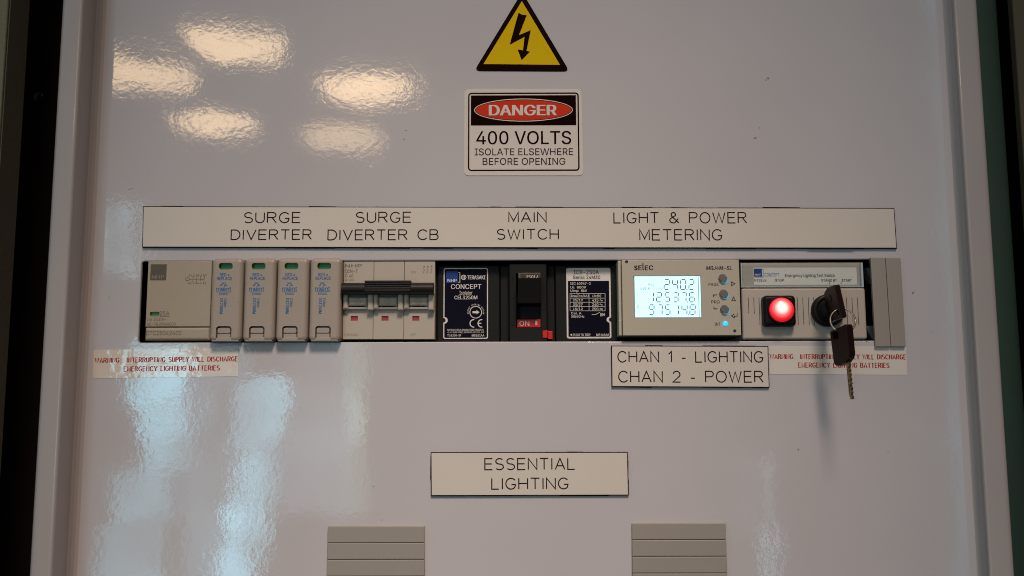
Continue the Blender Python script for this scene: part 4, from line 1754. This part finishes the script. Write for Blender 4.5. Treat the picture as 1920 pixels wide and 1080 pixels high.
# ---- ring
rg = thing('key_ring', 1586, 597, 27, 'thin nickel split ring joining the two keys', 'key ring')
hole = base + ex * (-0.0054) + out * 0.0273
rr0 = 0.0066
hk_h = 27.0
axis_u = Vector((0.97, -0.10, 0.12)).normalized()
axis_v = Vector((-0.10, 0.15, 0.98)).normalized()
axis_v = (axis_v - axis_u * axis_v.dot(axis_u)).normalized()
rc = hole + Vector((0.0009, -0.0005, -0.0050))
pts = []
for i in range(128):
    a = 2 * math.pi * i / 64
    pts.append(rc + axis_u * (rr0 * math.cos(a)) + axis_v * (rr0 * math.sin(a)) + axis_u.cross(axis_v) * (0.00075 * (i / 127.0 - 0.5)))
mb = MB()
mb.tube(pts, 0.00046, 8)
mb.build('wire', 'steel', rg)

# ---- hanging key
hk = thing('key', 1588, 660, 27, 'dark plastic headed key with brass blade hanging from the split ring', 'key', 'two plastic headed keys on one ring')
al = R_(76)
U = Vector((math.cos(al), -math.sin(al), 0.22)).normalized()
V = Vector((-0.050, 0.0, 1.0))
V = (V - U * V.dot(U) * 0.0).normalized()
Nn = U.cross(V).normalized()
V = Nn.cross(U).normalized()
dn = Vector((0.045, 0.0, -1.0)).normalized()
V = (-dn - Nn * (-dn).dot(Nn)).normalized()      # long axis hangs down
U = V.cross(Nn).normalized()
top = rc - axis_v * rr0 + Vector((-0.0002, 0.0, 0))
org = top - V * 0.0075 + U * 0.0022 + Vector((-0.0030, 0, 0))
fr = (org, U, V, Nn)
bow = [(-0.0086, 0.0084), (0.0078, 0.0112), (0.0078, -0.0060), (0.0033, -0.0092), (-0.0028, -0.0106), (-0.0074, -0.0097)]
mb = MB()
mb.prism(roundpoly(bow, 0.0012, 4), -1.8, 1.8, 0.5, 3, fr, back=True)
kb = mb.build('bow', 'keyp', hk)
cut = MB()
cut.prism([(-0.0062, 0.0040), (-0.0010, 0.0040), (-0.0010, 0.0078), (-0.0062, 0.0078)], -5, 5, 0, 1, fr)
carve(kb, cut)
mb = MB()
ub = 0.0034
bl = [(ub - 0.0011, -0.0090), (ub - 0.0011, -0.0262), (ub - 0.0002, -0.0288), (ub + 0.0011, -0.0288)]
for i in range(7):
    yb = -0.0272 + i * 0.0024
    bl += [(ub + 0.0011, yb), (ub + (0.0001, 0.0005, -0.0002, 0.0004, 0.0002, 0.0006, 0.0)[i], yb + 0.0008), (ub + 0.0011, yb + 0.0017)]
bl += [(ub + 0.0011, -0.0085)]
mb.prism(bl, -0.75, 0.75, 0.0, 1, fr)
kbl = mb.build('blade', 'brass', hk)
mb = MB()
for w0, w1 in ((0.74, 0.82), (-0.82, -0.74)):
    for y0, y1 in ((-0.0125, -0.0160), (-0.0172, -0.0198), (-0.0205, -0.0255)):
        mb.prism([(ub - 0.0006, y0), (ub + 0.0003, y0 - 0.0003), (ub + 0.0002, y1), (ub - 0.0007, y1 - 0.0002)], w0, w1, 0, 1, fr)
mb.build('groove', 'chip', kbl)


# ---- blank filler strips
def filler(strips, label, extra=None):
    cx = sum(p[0] for s in strips for p in s) / (4 * len(strips))
    cy = sum(p[1] for s in strips for p in s) / (4 * len(strips))
    t = thing('blank_filler', cx, cy, 0, label, 'filler', 'grey snap-in blank fillers')
    for s in strips:
        mb = MB()
        mb.prism(roundpoly(quad(s, 2.2), 0.0003, 2), 0.03, 2.2, 0.45, 2)
        mb.build('strip', 'filler', t)
    return t


fl = filler([[(1632.5, 482.3), (1660.0, 482.8), (1670.5, 650), (1641.8, 650.2)], [(1660.6, 482.8), (1688.8, 483.3), (1698.5, 650), (1671.2, 650)]],
            'upright two strip grey blank filler closing the right end of the cutout')
for y0, y1 in ((503, 530), (612, 637)):
    mb = MB()
    pts = [at(1622, y0, -8), at(1645, y0 - 2, -8), at(1645, y1, -8), at(1634, y1, -8), at(1626, y0 + 12, -8)]
    mb.prism([tuple(p) for p in pts], -14, -6, 0.5)
    mb.build('clip', 'clip', fl)


def vent(x0a, x1a, x0b, x1b, ytop, label):
    strips = []
    pitch_ = 31.3
    for i in range(6):
        ya, yb = ytop + i * pitch_, ytop + (i + 1) * pitch_ - 1.0

        def X(xa, xb, y):
            return xa + (xb - xa) * (y - ytop) / (1080 - ytop)
        strips.append([(X(x0a, x0b, ya), ya), (X(x1a, x1b, ya), ya - 0.3), (X(x1a, x1b, yb), yb - 0.3), (X(x0a, x0b, yb), yb)])
    t = filler(strips, label)
    mb = MB()
    yb = ytop + 6 * pitch_
    mb.prism(quad([(x0a + 0.5, ytop + 1), (x1a - 0.5, ytop + 1), (x1b + 1.5, yb - 2), (x0b - 1.5, yb - 2)], 0.9), 0.03, 0.9)
    mb.build('webbing', 'filler', t)


vent(614.5, 795.3, 612.5, 796.0, 987.3, 'grey blank filler of stacked horizontal strips, lower left of the essential lighting plate')
vent(1185, 1360.3, 1186.3, 1363.5, 981.5, 'grey blank filler of stacked horizontal strips, lower right of the essential lighting plate')
